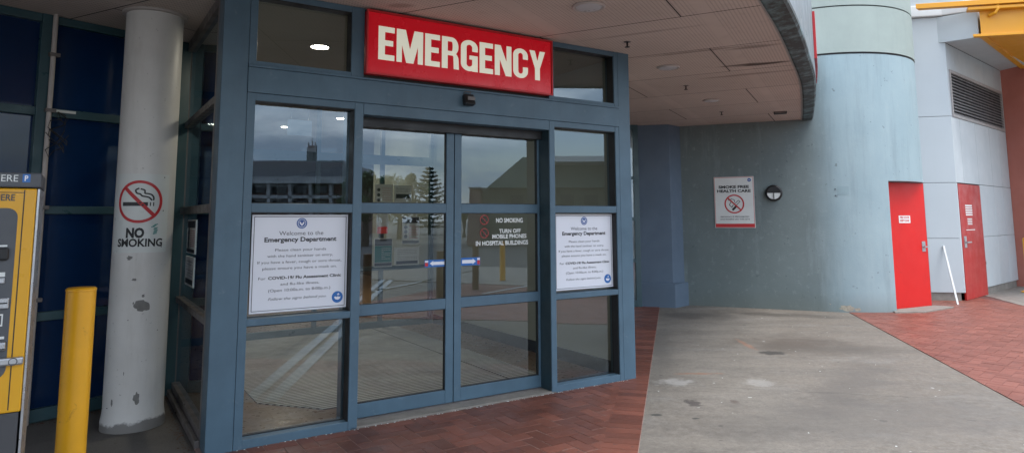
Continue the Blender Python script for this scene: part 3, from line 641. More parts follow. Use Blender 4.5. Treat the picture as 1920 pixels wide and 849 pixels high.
def B_(t,w,h):
    MB().rect(-w*.47,w*.47,h*.74,h*.97,-.001).build('header_block',M['greyink'],t); MB().rect(-w*.47,w*.47,h*.16,h*.73,-.001).build('teal_block',M['tealink'],t)
    lines(7,w,h,-w*.1,w*.4,h*.25,h*.68,-.002).build('print',M['paper'],t); MB().rect(-w*.47,w*.47,h*.03,h*.14,-.001).build('footer_block',M['greyink'],t)
def C_(t,w,h): lines(6,w,h,-w*.38,w*.42,h*.3,h*.88).build('print',M['greyink'],t); MB().rect(-w*.42,w*.44,h*.07,h*.24,-.001).build('footer_block',M['greyink'],t)
def D_(t,w,h): dots(t,w,h,-w*.3,(h*.7,h*.42,h*.15),w*.09); lines(6,w,h,-w*.1,w*.4,h*.1,h*.85).build('print',M['redink'],t)
def E_(t,w,h): lines(4,w,h,-w*.4,w*.4,h*.6,h*.9).build('print',M['greyink'],t); MB().rect(-w*.4,w*.45,h*.25,h*.5,-.001).build('band',M['greyink'],t)
oi=4.38
inner('notice','white notice with dark heading and three round pictograms, upper right inside the left door','notice',753,406,787,458,oi,A_)
inner('notice','teal green notice with dark heading, lower left inside the left door','notice',701,446,736,501,oi,B_)
inner('notice','wide pale notice with dark footer, lower right inside the left door','notice',739,462,786,498,oi,C_)
inner('notice','beige notice with three pictograms and red print in the upper pane of the left door','notice',703,346,737,380,oi,D_)
inner('notice','beige notice with a dark band in the upper pane of the left door','notice',739,348,772,380,oi,E_)
def side_notice(label,n0,n1,z0,z1,fn):
    w,h=n1-n0,z1-z0; t=thing('notice',label,'notice',fl(.013,(n0+n1)/2,z0),FROT-math.pi/2); MB().box(-w/2,w/2,-.004,0,0,h).build('sheet',M['paper'],t); fn(t,w,h)
    for ch in t.children:
        if ch.name.split('.')[0]!='sheet': ch.location=(0,-.005,0)
side_notice('notice with red print on the glass side of the porch, right of the white column',1.10,1.60,1.31,1.60,A_)
side_notice('pale text notice below the red printed one on the glass side of the porch',1.12,1.62,1.03,1.28,C_)
a=fq(718,438,4.3); t=thing('sanitiser_dispenser','red and white hand sanitiser dispenser on the inner screen','dispenser',fl(a[0],4.36,a[1]),FROT)
MB().box(-.07,.07,-.08,0,0,.1).build('base',M['reddisp'],t,bevel=.012); MB().box(-.085,.085,-.07,0,.1,.31).build('bottle',M['paper'],t,bevel=.02)
# ---------------------------------------------------------------- blue glazed wall
WR=R(52); W0=fl(0,1.98); WB=thing('blue_glazed_wall','dark blue glazed wall with teal frames behind the white column','wall',W0,WR)
m=MB()
mul=[(-4.2,-4.1),(-2.72,-2.62),(-1.25,-1.135),(-.10,.0)]
for a,b in mul: m.box(a,b,-.03,.1,0,3.318)
for i in range(len(mul)-1):
    a,b=mul[i][1],mul[i+1][0]
    for z0,z1 in ((0,.10),(.79,.86),(1.652,1.718),(2.46,2.53),(3.25,3.318)): m.box(a,b,-.02,.1,z0,z1)
m.build('frame',M['teal'],WB,bevel=.004)
for i in range(len(mul)-1):
    a,b=mul[i][1],mul[i+1][0]
    for z0,z1 in ((.10,.79),(.86,1.652),(1.718,2.46),(2.53,3.25)): MB().rect(a,b,z0,z1,.03).build('pane',M['bluebr'],WB)
# conduit with cables
wx,wy=math.cos(WR),math.sin(WR)
def wl(s,n,z=0): return Vector((W0.x+wx*s-wy*n,W0.y+wy*s+wx*n,z))
t=thing('conduit_pipe','thin grey conduit running up the mullion of the blue wall','pipe',wl(-1.165,-.055),WR)
MB().tube([(0,0,.0),(0,0,.1),(.0,0,1.),(0,0,3.32)],.019,12).build('pipe',M['trim'],t,smooth=True)
for z in (.95,1.69,2.49,2.96): MB().box(-.03,.045,-.022,.024,z,z+.03).build('clamp',M['framedark'],t)
t=thing('loose_cable','tangled dark cables hanging beside the conduit on the blue wall','cable',wl(-1.1,-.05,2.5),WR)
for k in range(4):
    rr=random.Random(k+3); pts=[(0,0,0)]; x,z=0,0
    for i in range(9): x=.07*math.sin(i*.9+k)+rr.uniform(-.02,.02); z-=rr.uniform(.02,.07)*(1 if i<7 else -1); pts.append((x,-.01-rr.random()*.03,z))
    MB().tube([(a_,0,c_) if False else (a_,b_,c_) for a_,b_,c_ in pts],.004,6).build('strand',M['black'],t,smooth=True)
t=thing('white_label_strip','short white label strip stuck on the blue wall transom','label',wl(-1.12,-.024,2.50),WR); MB().box(0,.16,-.004,0,0,.022).build('strip',M['offwhite'],t)
# ---------------------------------------------------------------- column
CX,CYY,CR=-3.015,5.483,.215
C=thing('round_column','thick white painted round column with chipped paint beside the entrance','column',(CX,CYY,0))
prof=[(CR+.012,-.01),(CR+.012,.05),(CR+.004,.10),(CR,.14)]+[(CR,z/10) for z in range(3,33,3)]+[(CR,3.32)]
MB().lathe(prof,96).build('shaft',M['column'],C,smooth=True)
MB().lathe([(CR+.002,3.30),(CR+.03,3.304),(CR+.032,3.32)],64).build('collar',M['trim'],C,smooth=True)
cam_az=math.atan2(-CYY,-CX)
def colwarp(a0,rr):
    def f(x,y,z): t_=cam_az+a0+x/CR; r_=rr-y; return (r_*math.cos(t_),r_*math.sin(t_),z)
    return f
# x to the right as seen by the viewer = increasing angle (counter clockwise seen from above)
def chip(px,py,w,h,seed):
    w*=.85; h*=.85
    tt=(px-(271.5-(py-395)*.0585))/59.5*1.0; a0=math.asin(max(-.95,min(.95,tt))); rr=random.Random(seed)
    d=math.hypot(CX,CYY)-CR*math.cos(a0); P=ray(px,py); k=d/math.hypot(P.x,P.y); z=1.6+P.z*k
    pts=[]; n=22
    for i in range(n):
        th=2*math.pi*i/n; q=1+.28*noise.noise(Vector((math.cos(th)*1.7+seed,math.sin(th)*1.7,seed*3.1)))*2+rr.uniform(-.1,.1); pts.append((w/2*q*math.cos(th),z+h/2*q*math.sin(th)))
    m=MB(); cz_=z; vs=[(0,-.0016,cz_)]
    for q in (.34,.67,1.): vs+=[(a*q,-.0016,cz_+(b-cz_)*q) for a,b in pts]
    fs=[(0,1+i,1+(i+1)%n) for i in range(n)]+[(1+k*n+i,1+(k+1)*n+i,1+(k+1)*n+(i+1)%n,1+k*n+(i+1)%n) for k in range(2) for i in range(n)]
    m.add(vs,fs).warp(colwarp(a0,CR)).build('paint_chip',M['chip'],C)
for i,(px,py,w,h) in enumerate(((243,483,.055,.035),(252,524,.045,.022),(269,554,.022,.03),(250,568,.015,.02),(266,574,.125,.105),(255,747,.045,.11),(210,754,.02,.06),(201,765,.02,.012),(296,618,.01,.012),(240,600,.01,.01),(232,700,.008,.03))): chip(px,py,w,h,i+1)
# sign on the column
SA=R(-11); zt,zb=2.0,1.37
S=thing('no_smoking_sign','white NO SMOKING sign with red prohibition ring wrapped on the column','sign',(CX,CYY,0))
wf=colwarp(SA,CR+.002)
HW=.228
MB().rect(-HW,HW,1.345,1.965,0,24).warp(wf).build('panel',M['offwhite'],S,smooth=True)
rz=1.725; 
def onsign(px,py):
    tt=(px-(271.5-(py-395)*.0585))/59.5; a=math.asin(max(-.97,min(.97,tt))); d=math.hypot(CX,CYY)-CR*math.cos(a); P=ray(px,py); k=d/math.hypot(P.x,P.y)
    return (a-SA)*CR,1.6+P.z*k
cx_,rz=onsign(261,378); rr_=.168
m=MB().ring(cx_,rz,rr_*.87,rr_,-.0022,64); 
for i in range(12):
    a=-.9+1.8*i/12; b=-.9+1.8*(i+1)/12; q=rr_*.70; m.ribbon([(cx_+a*q,rz-a*q),(cx_+b*q,rz-b*q)],.027,-.0022)
m.warp(wf).build('prohibition_ring',M['redink'],S)
m=MB().rect(cx_-.125,cx_+.062,rz-.034,rz-.004,-.0015,12).rect(cx_+.075,cx_+.083,rz-.034,rz-.004,-.0015).rect(cx_+.098,cx_+.106,rz-.034,rz-.004,-.0015)
w1=[(-.005,.10),(-.028,.085),(-.018,.062),(.005,.055),(.02,.04),(.045,.035),(.068,.028),(.088,.008)]
w2=[(.008,.095),(.035,.085),(.038,.062),(.06,.058),(.085,.05),(.10,.03),(.10,.008)]
for wv in (w1,w2):
    sm=cr(wv,4); m.ribbon([(cx_+a,rz+b+.005) for a,b in sm],.012,-.0015)
m.warp(wf).build('cigarette_drawing',M['ink'],S)
x0,z0=onsign(236,445); x1,z1=onsign(271,431); m=MB().text('NO',(x0+x1)/2,z0,z1-z0+.012,(x1-x0),-.002,.05)
x0,z0=onsign(219,462); x1,z1=onsign(305,448); m.text('SMOKING',(x0+x1)/2+.006,z0,z1-z0+.004,(x1-x0)-.01,-.002,.03)
m.warp(wf).build('lettering',M['ink'],S)
x0,z0=onsign(290,430); m=MB()
rr=random.Random(5)
for i in range(9): a=rr.uniform(-.012,.012); m.ribbon([(x0-.012+a,z0-.035+i*.009),(x0+.014+a,z0-.03+i*.009)],.006,-.002)
m.warp(wf).build('graffiti_mark',M['tealink'],S)
m=MB()
for px,py in ((310,333),(307,395),(303,462)): x0,z0=onsign(px,py); m.disc(x0,z0,.005,-.003,12)
m.warp(wf).build('screw',M['greyink'],S)
# ---------------------------------------------------------------- bollards
def make_bollard(h=1.222,r=.074,loc=(0,0,0),label='',name='yellow_bollard'):
    t=thing(name,label,'bollard',loc,0)
    MB().lathe([(r,-.01),(r,h*.25),(r,h*.5),(r,h*.75),(r,h-.02)],48).build('tube',M['yellow'],t,smooth=True)
    MB().lathe([(r-.004,h-.022),(r+.002,h-.018),(r+.002,h-.008),(r-.006,h),(.004,h+.002)],48).build('cap',M['yellow'],t,smooth=True)
    return t
p=vpt(154,700,3.85); B0=make_bollard(loc=(p.x*1.0,3.85,0),label='yellow bollard in the foreground between the parking machine and the white column')
pz=vpt(153,537,3.85)
B0.location=(pz.x,3.85,0)
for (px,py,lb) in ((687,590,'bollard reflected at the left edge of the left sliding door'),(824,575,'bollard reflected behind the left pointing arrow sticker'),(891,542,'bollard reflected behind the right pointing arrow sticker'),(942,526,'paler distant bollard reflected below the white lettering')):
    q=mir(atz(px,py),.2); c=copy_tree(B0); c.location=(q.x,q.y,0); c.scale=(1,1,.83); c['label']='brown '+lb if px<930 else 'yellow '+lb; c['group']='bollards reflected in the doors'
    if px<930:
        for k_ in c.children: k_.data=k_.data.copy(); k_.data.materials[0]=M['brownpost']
# ---------------------------------------------------------------- parking machine
P=thing('parking_machine','grey and yellow parking pay machine cut off at the left edge','parking machine',(-2.14,3.0,0),FROT)
MB().box(-.56,-.006,.01,.40,0,.775).build('base_cabinet',M['mach_d'],P,bevel=.004)
MB().box(-.56,.0,.0,.40,.778,1.742).build('cabinet',M['mach_y'],P,bevel=.006)
MB().box(.0015,.012,.01,.42,.0,1.742).build('side_cover',M['steel'],P,bevel=.002)
MB().prism([(-.565,-.008),(.014,-.008),(.014,.43),(-.565,.43)],1.746,1.812).build('header',M['mach_g'],P,bevel=.006)
fp=MB(); x0,x1,z0,z1=-.50,-.062,.92,1.655; 
pts=[(x0,z0)]+[(x1-.05+.05*math.sin(a),z0+.0+.05-.05*math.cos(a)) for a in [i*math.pi/12 for i in range(7)]]+[(x1-.04+.04*math.cos(a),z1-.04+.04*math.sin(a)) for a in [i*math.pi/12 for i in range(7)]]+[(x0,z1)]
fp.poly(pts,-.002).build('front_panel',M['mach_g'],P)
MB().rect(-.046,-.042,.79,1.735,-.0015).rect(-.5,-.044,1.722,1.725,-.0015).build('door_gap',M['ink'],P)
def mq(x,y):
    r=ray(x,y); n=Vector((-U.y,U.x)); c0=Vector((-2.14,3.0)); tt=c0.dot(n)/Vector((r.x,r.y)).dot(n); Pp=r*tt; return (Vector((Pp.x,Pp.y))-c0).dot(U),Pp.z+1.6
a=mq(0,340); b=mq(35,328.5); lw=(b[0]-a[0])/3; MB().text('PAY HERE',(b[0]+b[0]-lw*8)/2,a[1],b[1]-a[1],lw*8,-.0095).build('header_lettering',M['offwhite'],P)
a=mq(42,342); b=mq(58,327); q_=MB().rect(a[0],b[0],a[1],b[1],-.0092).build('blue_tile',M['blueink'],P); MB().text('P',(a[0]+b[0])/2,a[1]+.007,b[1]-a[1]-.014,(b[0]-a[0])*.45,-.0105,.03).build('tile_letter',M['white'],q_)
a=mq(0,376); b=mq(29,364.5); lw=(b[0]-a[0])/3; MB().text('PAY HERE',(b[0]+b[0]-lw*8)/2,a[1],b[1]-a[1],lw*8,-.002,.02).build('yellow_panel_lettering',M['mach_d'],P)
MB().add([(-.30+.09*math.cos(a),-.003,1.60-.02+.07*math.sin(a)) for a in [i*math.pi/12 for i in range(24)]],[tuple(range(24))]).build('blue_disc',M['blueink'],P)
def mp_box(px0,py0,px1,py1,name,m,d=.012,bev=.004,off=0.):
    # front plane of the machine through (-2.14,3.0)
    def q(x,y): r=ray(x,y); n=Vector((-U.y,U.x)); c0=Vector((-2.14,3.0)); tt=c0.dot(n)/Vector((r.x,r.y)).dot(n); Pp=r*tt; return (Vector((Pp.x,Pp.y))-c0).dot(U),Pp.z+1.6
    a=q(px0,py1); b=q(px1,py0); return MB().box(a[0],b[0],-d+off,off-.0021,a[1],b[1]).build(name,m,P,bevel=bev),(a,b)
mp_box(-40,464,18,489,'card_reader',M['black'],.03,.008)
mp_box(-40,459,14,463.5,'green_label',M['offwhite'],.004,0)
mp_box(-10,510,10,519,'label_plate',M['offwhite'],.004,0); mp_box(-10,520,10,532,'ticket_slot',M['steel'],.012)
mp_box(-20,557,18,580,'note_slot',M['steel'],.014); mp_box(-12,566,14,570,'slot_opening',M['black'],.017,0)
mp_box(-8,588,6,612,'label_plate',M['offwhite'],.004,0); mp_box(-8,591,3,609,'label_print',M['mach_g'],.006,0)
mp_box(-20,630,8,637,'green_label',M['offwhite'],.004,0); mp_box(-20,639,12,658,'return_tray',M['steel'],.03,.008); mp_box(-16,651,10,655,'tray_gap',M['black'],.032,0)
o_,(a,b)=mp_box(-8,666,45,686,'lock_bar',M['steel'],.03,.008)
cx,cz=(a[0]*.38+b[0]*.62),(a[1]+b[1])/2; MB().ring(cx,cz,.013,.0165,-.0315,24).build('lock_ring',M['mach_g'],P)
# yellow lower corner piece
MB().rect(-.5,-.062,.79,.86,-.0035).build('yellow_lower_trim',M['mach_y'],P)
# ---------------------------------------------------------------- stair tower and rendered wall
TC=(6.13,13.07); TR=1.65
tang=Vector((5.483,11.552)); wst=Vector((3.10,12.568))
T=thing('rendered_tower','grey green rendered wall curving into a round tower','tower',(TC[0],TC[1],0))
def rel(p): return (p[0]-TC[0],p[1]-TC[1])
aS=math.atan2(tang.y-TC[1],tang.x-TC[0]); 
def arc(a0,a1,r,n): return [(r*math.cos(a0+(a1-a0)*i/n),r*math.sin(a0+(a1-a0)*i/n)) for i in range(n+1)]
dl=Vector((6.47,11.46)); aL=math.atan2(dl.y-TC[1],dl.x-TC[0]); 
# opening right end close to the silhouette
dr_=Vector((7.52,12.19)); aR=math.atan2(dr_.y-TC[1],dr_.x-TC[0])
aE=aS+R(215); DZ=2.215
ex=rel(wst)
W1=[(ex[0],ex[1])]+arc(aS,aL,TR,20)
def wallstrip(m,path,z0,z1,nz=1):
    n=len(path)
    for k in range(nz):
        a=z0+(z1-z0)*k/nz; b=z0+(z1-z0)*(k+1)/nz
        m.add([(x,y,a) for x,y in path]+[(x,y,b) for x,y in path],[(i,i+1,i+1+n,i+n) for i in range(n-1)])
m=MB(); wallstrip(m,W1,-.02,DZ); W2=arc(aR,aE,TR,30); wallstrip(m,W2,-.02,DZ)
full=[(ex[0],ex[1])]+arc(aS,aE,TR,72); wallstrip(m,full,DZ,4.44)
# reveal of the door opening: jambs and lintel soffit
inr=TR-.30; lj=arc(aL,aL,TR,1)[0]; rj=arc(aR,aR,TR,1)[0]
DLp=Vector(rel((6.49,11.645))); DRp=Vector(rel((7.50,12.155))); ddir=(DRp-DLp).normalized(); dn=Vector((-ddir.y,ddir.x))
li=(DLp+dn*.12); ri=(DRp+dn*.12)
m.add([(lj[0],lj[1],-.02),(li.x,li.y,-.02),(li.x,li.y,DZ),(lj[0],lj[1],DZ)],[(0,1,2,3)])
m.add([(rj[0],rj[1],-.02),(ri.x,ri.y,-.02),(ri.x,ri.y,DZ),(rj[0],rj[1],DZ)],[(3,2,1,0)])
ar=arc(aL,aR,TR,16); m.add([(x,y,DZ) for x,y in ar]+[(ri.x,ri.y,DZ),(li.x,li.y,DZ)],[tuple(range(19))[::-1]])
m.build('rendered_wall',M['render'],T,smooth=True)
zc=4.44
for k,(z0,z1) in enumerate(((4.475,5.30),(5.325,6.15),(6.175,7.0))):
    m=MB(); pth=arc(aS-R(25),aE,TR+.008,80); wallstrip(m,pth,z0,z1); pin=arc(aS-R(25),aE,TR-.03,80); n=len(pth)
    m.add([(x,y,z0) for x,y in pth]+[(x,y,z0) for x,y in pin],[(i,i+n,i+n+1,i+1) for i in range(n-1)]); m.add([(x,y,z1) for x,y in pth]+[(x,y,z1) for x,y in pin],[(i,i+1,i+n+1,i+n) for i in range(n-1)])
    m.build('concrete_band',M['concband'],T,smooth=True)
m=MB(); wallstrip(m,arc(aS-R(25),aE,TR-.022,60),4.40,7.0); m.build('joint_core',M['seam'],T)
# back fill so that nothing is hollow
D=MB(); a,b=DLp-ddir*.0,DRp; D.prism([(a.x,a.y),(b.x,b.y),(b.x+dn.x*.045,b.y+dn.y*.045),(a.x+dn.x*.045,a.y+dn.y*.045)],.012,DZ-.012); D=D.build('door',M['reddoor'],T,bevel=.003)
def dpt(s,z,o=0.): q=DLp+ddir*s-dn*o; return (q.x,q.y,z)
wd=(DRp-DLp).length
def dplate(name,m_,s0,s1,z0,z1,o0,o1,par):
    return MB().add([dpt(s0,z0,o1),dpt(s1,z0,o1),dpt(s1,z1,o1),dpt(s0,z1,o1),dpt(s0,z0,o0),dpt(s1,z0,o0),dpt(s1,z1,o0),dpt(s0,z1,o0)],[(0,1,2,3),(4,7,6,5),(0,4,5,1),(1,5,6,2),(2,6,7,3),(3,7,4,0)]).build(name,m_,par)
dplate('lock_plate',M['steel'],wd-.17,wd-.07,.98,1.16,.001,.006,D); dplate('handle',M['steel'],wd-.15,wd-.03,1.05,1.075,.035,.05,D); dplate('handle_stem',M['steel'],wd-.15,wd-.125,1.05,1.075,.006,.035,D)
for zz_ in (.25,1.05,1.85): dplate('hinge',M['steel'],-.006,.014,zz_,zz_+.10,.001,.008,D)
n1=dplate('notice',M['offwhite'],.36,.68,1.49,1.62,.001,.003,D)
tx=MB().text('FIRE DOOR',0,.075,.035,.26,0,.03).text('KEEP CLEAR',0,.02,.035,.26,0,.03)
tx.warp(lambda x,y,z:dpt(.52+x,1.495+z,.0045)); tx.build('notice_print',M['redink'],n1)
for k in range(2): pass
m=MB(); m.add([dpt(-.03,.0,.02),dpt(wd+.02,.0,.02),dpt(wd+.14,.0,.30),dpt(.25,.0,.42),dpt(-.25,.0,.22)],[(0,1,2,3,4)]); v=m.v; m=MB(); m.prism([(a[0],a[1]) for a in v][::-1],-.01,.03); m.build('threshold_slab',M['plinth'],T,bevel=.006)
# patch plate on the tower
a=math.atan2(11.45-TC[1],5.69-TC[0]); m=MB(); wallstrip(m,[(x,y) for x,y in arc(a-.055,a+.055,TR+.003,6)],1.985,2.125); m.build('patched_plate',mat('patched_render',(.23,.315,.34),.75,.05),T)
for z in (2.07,1.96):
    x_,y_=arc(a-.075,a-.075,TR+.002,1)[0]; MB().box(x_-.008,x_+.008,y_-.008,y_+.004,z,z+.014).build('bolt_hole',M['ink'],T)
# crumbled base patches
m=MB(); rr=random.Random(9)
wdv=(Vector(rel((wst.x,wst.y)))-Vector(rel((tang.x,tang.y)))); 
for (a0,w,h,z) in ((-.03,.24,.1,.07),(.07,.11,.05,.05),(-.22,.14,.02,.13),(-.30,.05,.015,.125)):
    pts=[]
    for i in range(16):
        th=2*math.pi*i/16; q=1+rr.uniform(-.25,.25); aa=a0+aS+R(8); xx=w/2*q*math.cos(th)/TR; pts.append((*[(TR+.0025)*f_(aa+xx) for f_ in (math.cos,math.sin)],z+h/2*q*math.sin(th)))
    m.add(pts,[tuple(range(16))])
m.build('damaged_render',mat('bare_render_patch',(.33,.30,.24),.9,.25,25,bump=.4),T)
# bulkhead lamp and smoke free sign on the flat part of the wall
wa=math.atan2(tang.y-wst.y,tang.x-wst.x); wdir=Vector((math.cos(wa),math.sin(wa)))
def onwall(px,py):
    r=ray(px,py); n=Vector((-wdir.y,wdir.x)); tt=wst.dot(n)/Vector((r.x,r.y)).dot(n); Pp=r*tt; return Pp.x,Pp.y,Pp.z+1.6
x,y,z=onwall(1451,362); t=thing('bulkhead_light','round black bulkhead light with a pale lower half on the rendered wall','wall light',(x,y,z),wa)
r_=.145
def dome(m,r0,r1,d0,d1,seg=40): 
    m.add([(r0*math.cos(2*math.pi*i/seg),-d0,r0*math.sin(2*math.pi*i/seg)) for i in range(seg)]+[(r1*math.cos(2*math.pi*i/seg),-d1,r1*math.sin(2*math.pi*i/seg)) for i in range(seg)],[(i,(i+1)%seg,(i+1)%seg+seg,i+seg) for i in range(seg)])
m=MB(); dome(m,r_*.95,r_,0,.02); dome(m,r_,r_*.97,.02,.06); dome(m,r_*.97,r_*.8,.06,.085); dome(m,r_*.8,r_*.74,.085,.07); m.build('housing',M['black'],t,smooth=True)
MB().poly([(r_*.76*math.cos(math.pi+math.pi*i/20),r_*.76*math.sin(math.pi+math.pi*i/20)) for i in range(21)],-.074).build('diffuser',M['offwhite'],t)
m=MB().add([(r_*.79*math.cos(math.pi*i/20),-.078,r_*.79*math.sin(math.pi*i/20)) for i in range(21)],[tuple(range(21))]); m.box(-.006,.006,-.088,-.074,-r_*.78,0); m.build('eyelid',M['black'],t)
xa,ya,za=onwall(1342,427); xb,yb,zb_=onwall(1412,330.5)
sw=Vector((xb-xa,yb-ya)).length+.01; sh=zb_-za
t=thing('smoke_free_sign','white SMOKE FREE HEALTH CARE sign with red border on the rendered wall','sign',((xa+xb)/2-wdir.y*-.0-(-wdir.y)*.0,(ya+yb)/2,za),wa)
hw=sw/2; y=-.012
MB().box(-hw,hw,-.010,-.001,0,sh).build('board',M['offwhite'],t,bevel=.002)
MB().frame(-hw+.008,hw-.008,.008,sh-.008,.007,-.0115).rect(-hw+.015,hw-.015,.015,.075,-.0115).build('red_border',M['redink'],t)
q=MB().text('SMOKE FREE',0,sh*.775,sh*.050,sw*.76,-.0125,.04).text('HEALTH CARE',0,sh*.695,sh*.050,sw*.84,-.0125,.04); q.build('heading',M['ink'],t)
q=MB().text('SMOKING IS PROHIBITED',0,sh*.205,sh*.022,sw*.72,-.0125,.02).text('ANYWHERE ON THIS SITE',0,sh*.155,sh*.022,sw*.74,-.0125,.02); q.build('lettering',M['greyink'],t)
cx,cz,rr_=0.,sh*.465,sh*.185
MB().ring(cx,cz,rr_*.86,rr_,-.0125,48).ribbon([(cx-rr_*.66,cz+rr_*.66),(cx+rr_*.66,cz-rr_*.66)],rr_*.14,-.0135).build('prohibition_ring',M['redink'],t)
m=MB().ribbon([(cx-rr_*.18,cz-rr_*.62),(cx+rr_*.18,cz-rr_*.25)],rr_*.22,-.012)
m.ribbon([(cx-rr_*.62,cz+rr_*.4),(cx-rr_*.3,cz+rr_*.52),(cx,cz+rr_*.45),(cx+rr_*.05,cz+rr_*.2)],rr_*.06,-.012).ribbon([(cx-rr_*.35,cz+rr_*.2),(cx-rr_*.5,cz-rr_*.1),(cx-rr_*.25,cz-rr_*.35),(cx-rr_*.1,cz-rr_*.1)],rr_*.07,-.012)
m.ribbon([(cx+rr_*.2,cz-rr_*.13),(cx+rr_*.6,cz+rr_*.25)],rr_*.05,-.012).ribbon([(cx+rr_*.05,cz+rr_*.02),(cx+rr_*.42,cz+rr_*.38),(cx+rr_*.6,cz+rr_*.25)],rr_*.05,-.012); m.build('cigarette_drawing',M['ink'],t)
c=MB().disc(hw-.075,sh-.065,.032,-.012,24).build('crest',M['navyink'],t); MB().rect(hw-.093,hw-.057,sh-.070,sh-.062,-.013).build('emblem',M['white'],c)
# ---------------------------------------------------------------- pilaster and glazing strip
t=thing('blue_pilaster','blue painted projecting pier with a stepped base beside the rendered wall','pier',(2.90,12.2,0))
PL=[(2.33,12.36),(2.905,12.24),(3.27,12.62),(3.3,13.6),(2.2,13.6)]
MB().prism([(a-2.9,b-12.2) for a,b in PL],.0,3.32).build('shaft',M['pilaster'],t,bevel=.006)
MB().prism([(a-2.9,b-12.2) for a,b in [(2.33,12.31),(2.92,12.155),(3.32,12.585),(3.2,13),(2.3,13)]],-.01,.42).build('base',M['pilaster'],t,bevel=.008)
t=thing('narrow_glazed_screen','narrow teal framed glazing between the entrance porch and the blue pier','window',(2.335,12.30,0),R(8))
m=MB().box(-.10,0,-.03,.05,0,3.318).box(-1.6,-1.5,-.03,.05,0,3.318)
for a,b in ((0,.12),(.80,.86),(1.55,1.61),(2.30,2.36),(3.22,3.318)): m.box(-1.5,-.10,-.028,.05,a,b)
m.build('frame',M['teal'],t,bevel=.003)
for a,b in ((.12,.80),(.86,1.55),(1.61,2.30),(2.36,3.22)): MB().rect(-1.5,-.10,a,b,.0).build('pane',M['glass'],t)
MB().box(-1.6,-.2,.3,.35,0,3.3).build('backing_wall',M['wallgreen'],t)
# ---------------------------------------------------------------- clad building
C0=Vector((8.60,12.90)); RA=R(41); K=thing('clad_building','light grey panel clad building with a louvre and red service door','building',(C0.x,C0.y,0),RA)
ra=Vector((math.cos(RA),math.sin(RA))); rn=Vector((-ra.y,ra.x))
def kl(p): d=Vector((p[0],p[1]))-C0; return (d.dot(ra),d.dot(rn))
le=kl((7.15,13.22)); lev=Vector(le); ld=lev.normalized()
# right wall local: y=0 plane from x 0..3.95 ; left wall from origin to le
def panel_wall(m,p0,p1,z0,z1,th=.03):
    p0=Vector(p0);p1=Vector(p1); d=(p1-p0).normalized(); n=Vector((-d.y,d.x)); m.prism([(p0.x,p0.y),(p1.x,p1.y),(p1.x+n.x*th,p1.y+n.y*th),(p0.x+n.x*th,p0.y+n.y*th)],z0,z1)
g2=.006
core=MB(); core.prism([(.03,.045),(3.95,.045),(3.95,2.5),(le[0]+.6,2.5),(le[0]-ld.x*0+.02,le[1]+.05)],.16,5.55); core.build('core',M['seam'],K)
m=MB()
xs=[.0,.52,1.53,2.55,3.3,3.95]; levs=[(.16,1.18),(1.188,2.25),(2.258,3.55),(4.50,5.02)]
xsD=[.08,1.52]
for i in range(len(xs)-1):
    for (z0,z1) in levs:
        a,b=xs[i]+(0 if i==0 else .004),xs[i+1]-.004
        if z0<2.2 and z1<2.3:
            if b<=xsD[1]+.02: 
                continue
        m.box(a,b,.0,.03,z0,z1)
m.box(.0,.07,.0,.03,.16,2.25)
m.box(0,.10,.0,.03,3.555,4.495); m.box(3.88,3.95,.0,.03,3.555,4.495)
# left wall panels
for (z0,z1) in ((.16,1.18),(1.188,2.25),(2.258,3.55),(3.558,5.55)):
    panel_wall(m,le,(ld.x*.002,ld.y*.002),z0,z1)
m.build('cladding',M['clad'],K,bevel=.002)
m=MB(); panel_wall(m,(le[0],le[1]+.04),(ld.x*.02,ld.y*.02+.04),-.01,.16); m.build('plinth',M['plinth'],K); MB().box(1.54,3.95,.04,.3,-.01,.158).build('plinth',M['plinth'],K)
# louvre
lv=MB().box(.10,3.88,-.02,.03,3.55,3.61).box(.10,3.88,-.02,.03,4.44,4.50).box(.10,.16,-.02,.03,3.61,4.44).box(3.82,3.88,-.02,.03,3.61,4.44); lv=lv.build('louvre',mat('louvre_frame',(.28,.26,.25),.5,.05),K,bevel=.003)
m=MB(); n=13
for i in range(n):
    z=3.625+i*.063; m.add([(.16,-.012,z),(3.82,-.012,z),(3.82,.038,z+.05),(.16,.038,z+.05),(.16,-.012,z-.006),(3.82,-.012,z-.006),(3.82,.038,z+.044),(.16,.038,z+.044)],[(0,1,2,3),(7,6,5,4),(4,5,1,0)])
m.build('slats',mat('louvre_slat',(.26,.25,.25),.45,.05),lv)
MB().rect(.16,3.82,3.61,4.44,.039).build('dark_void',M['ink'],lv)
# red service door
d=MB().box(.085,1.50,-.006,.03,.012,2.235).build('door',M['reddoor2'],K,bevel=.003)
MB().box(.19,.33,-.014,-.0065,1.00,1.22).build('lock_plate',M['steel'],d); MB().box(.22,.50,-.055,-.04,1.09,1.115).build('handle',M['steel'],d)
q=MB()
for i in range(5): q.rect(.42,.86,1.62+i*.045,1.648+i*.045,-.008)
for i in range(4): q.rect(.50,.80,1.44+i*.035,1.458+i*.035,-.008)
q.rect(.38,.95,1.33,1.345,-.008); q.build('notice_print',M['offwhite'],d)
MB().box(1.49,1.52,-.012,.0,.6,.72).build('hinge',M['steel'],d)
# bulkhead box over the louvre
MB().prism([(-.08,-.0),(-.08,-.62),(3.96,-.62),(3.96,-.0)],5.03,5.54)
e=Vector(kl((9.0,12.50)))
bk=MB().prism([(ld.x*.12,ld.y*.12),(e.x,e.y),(e.x+3.6,e.y),(3.95,-.002),(.0,-.002)],5.025,5.545); bk.build('bulkhead',M['clad'],K,bevel=.003)
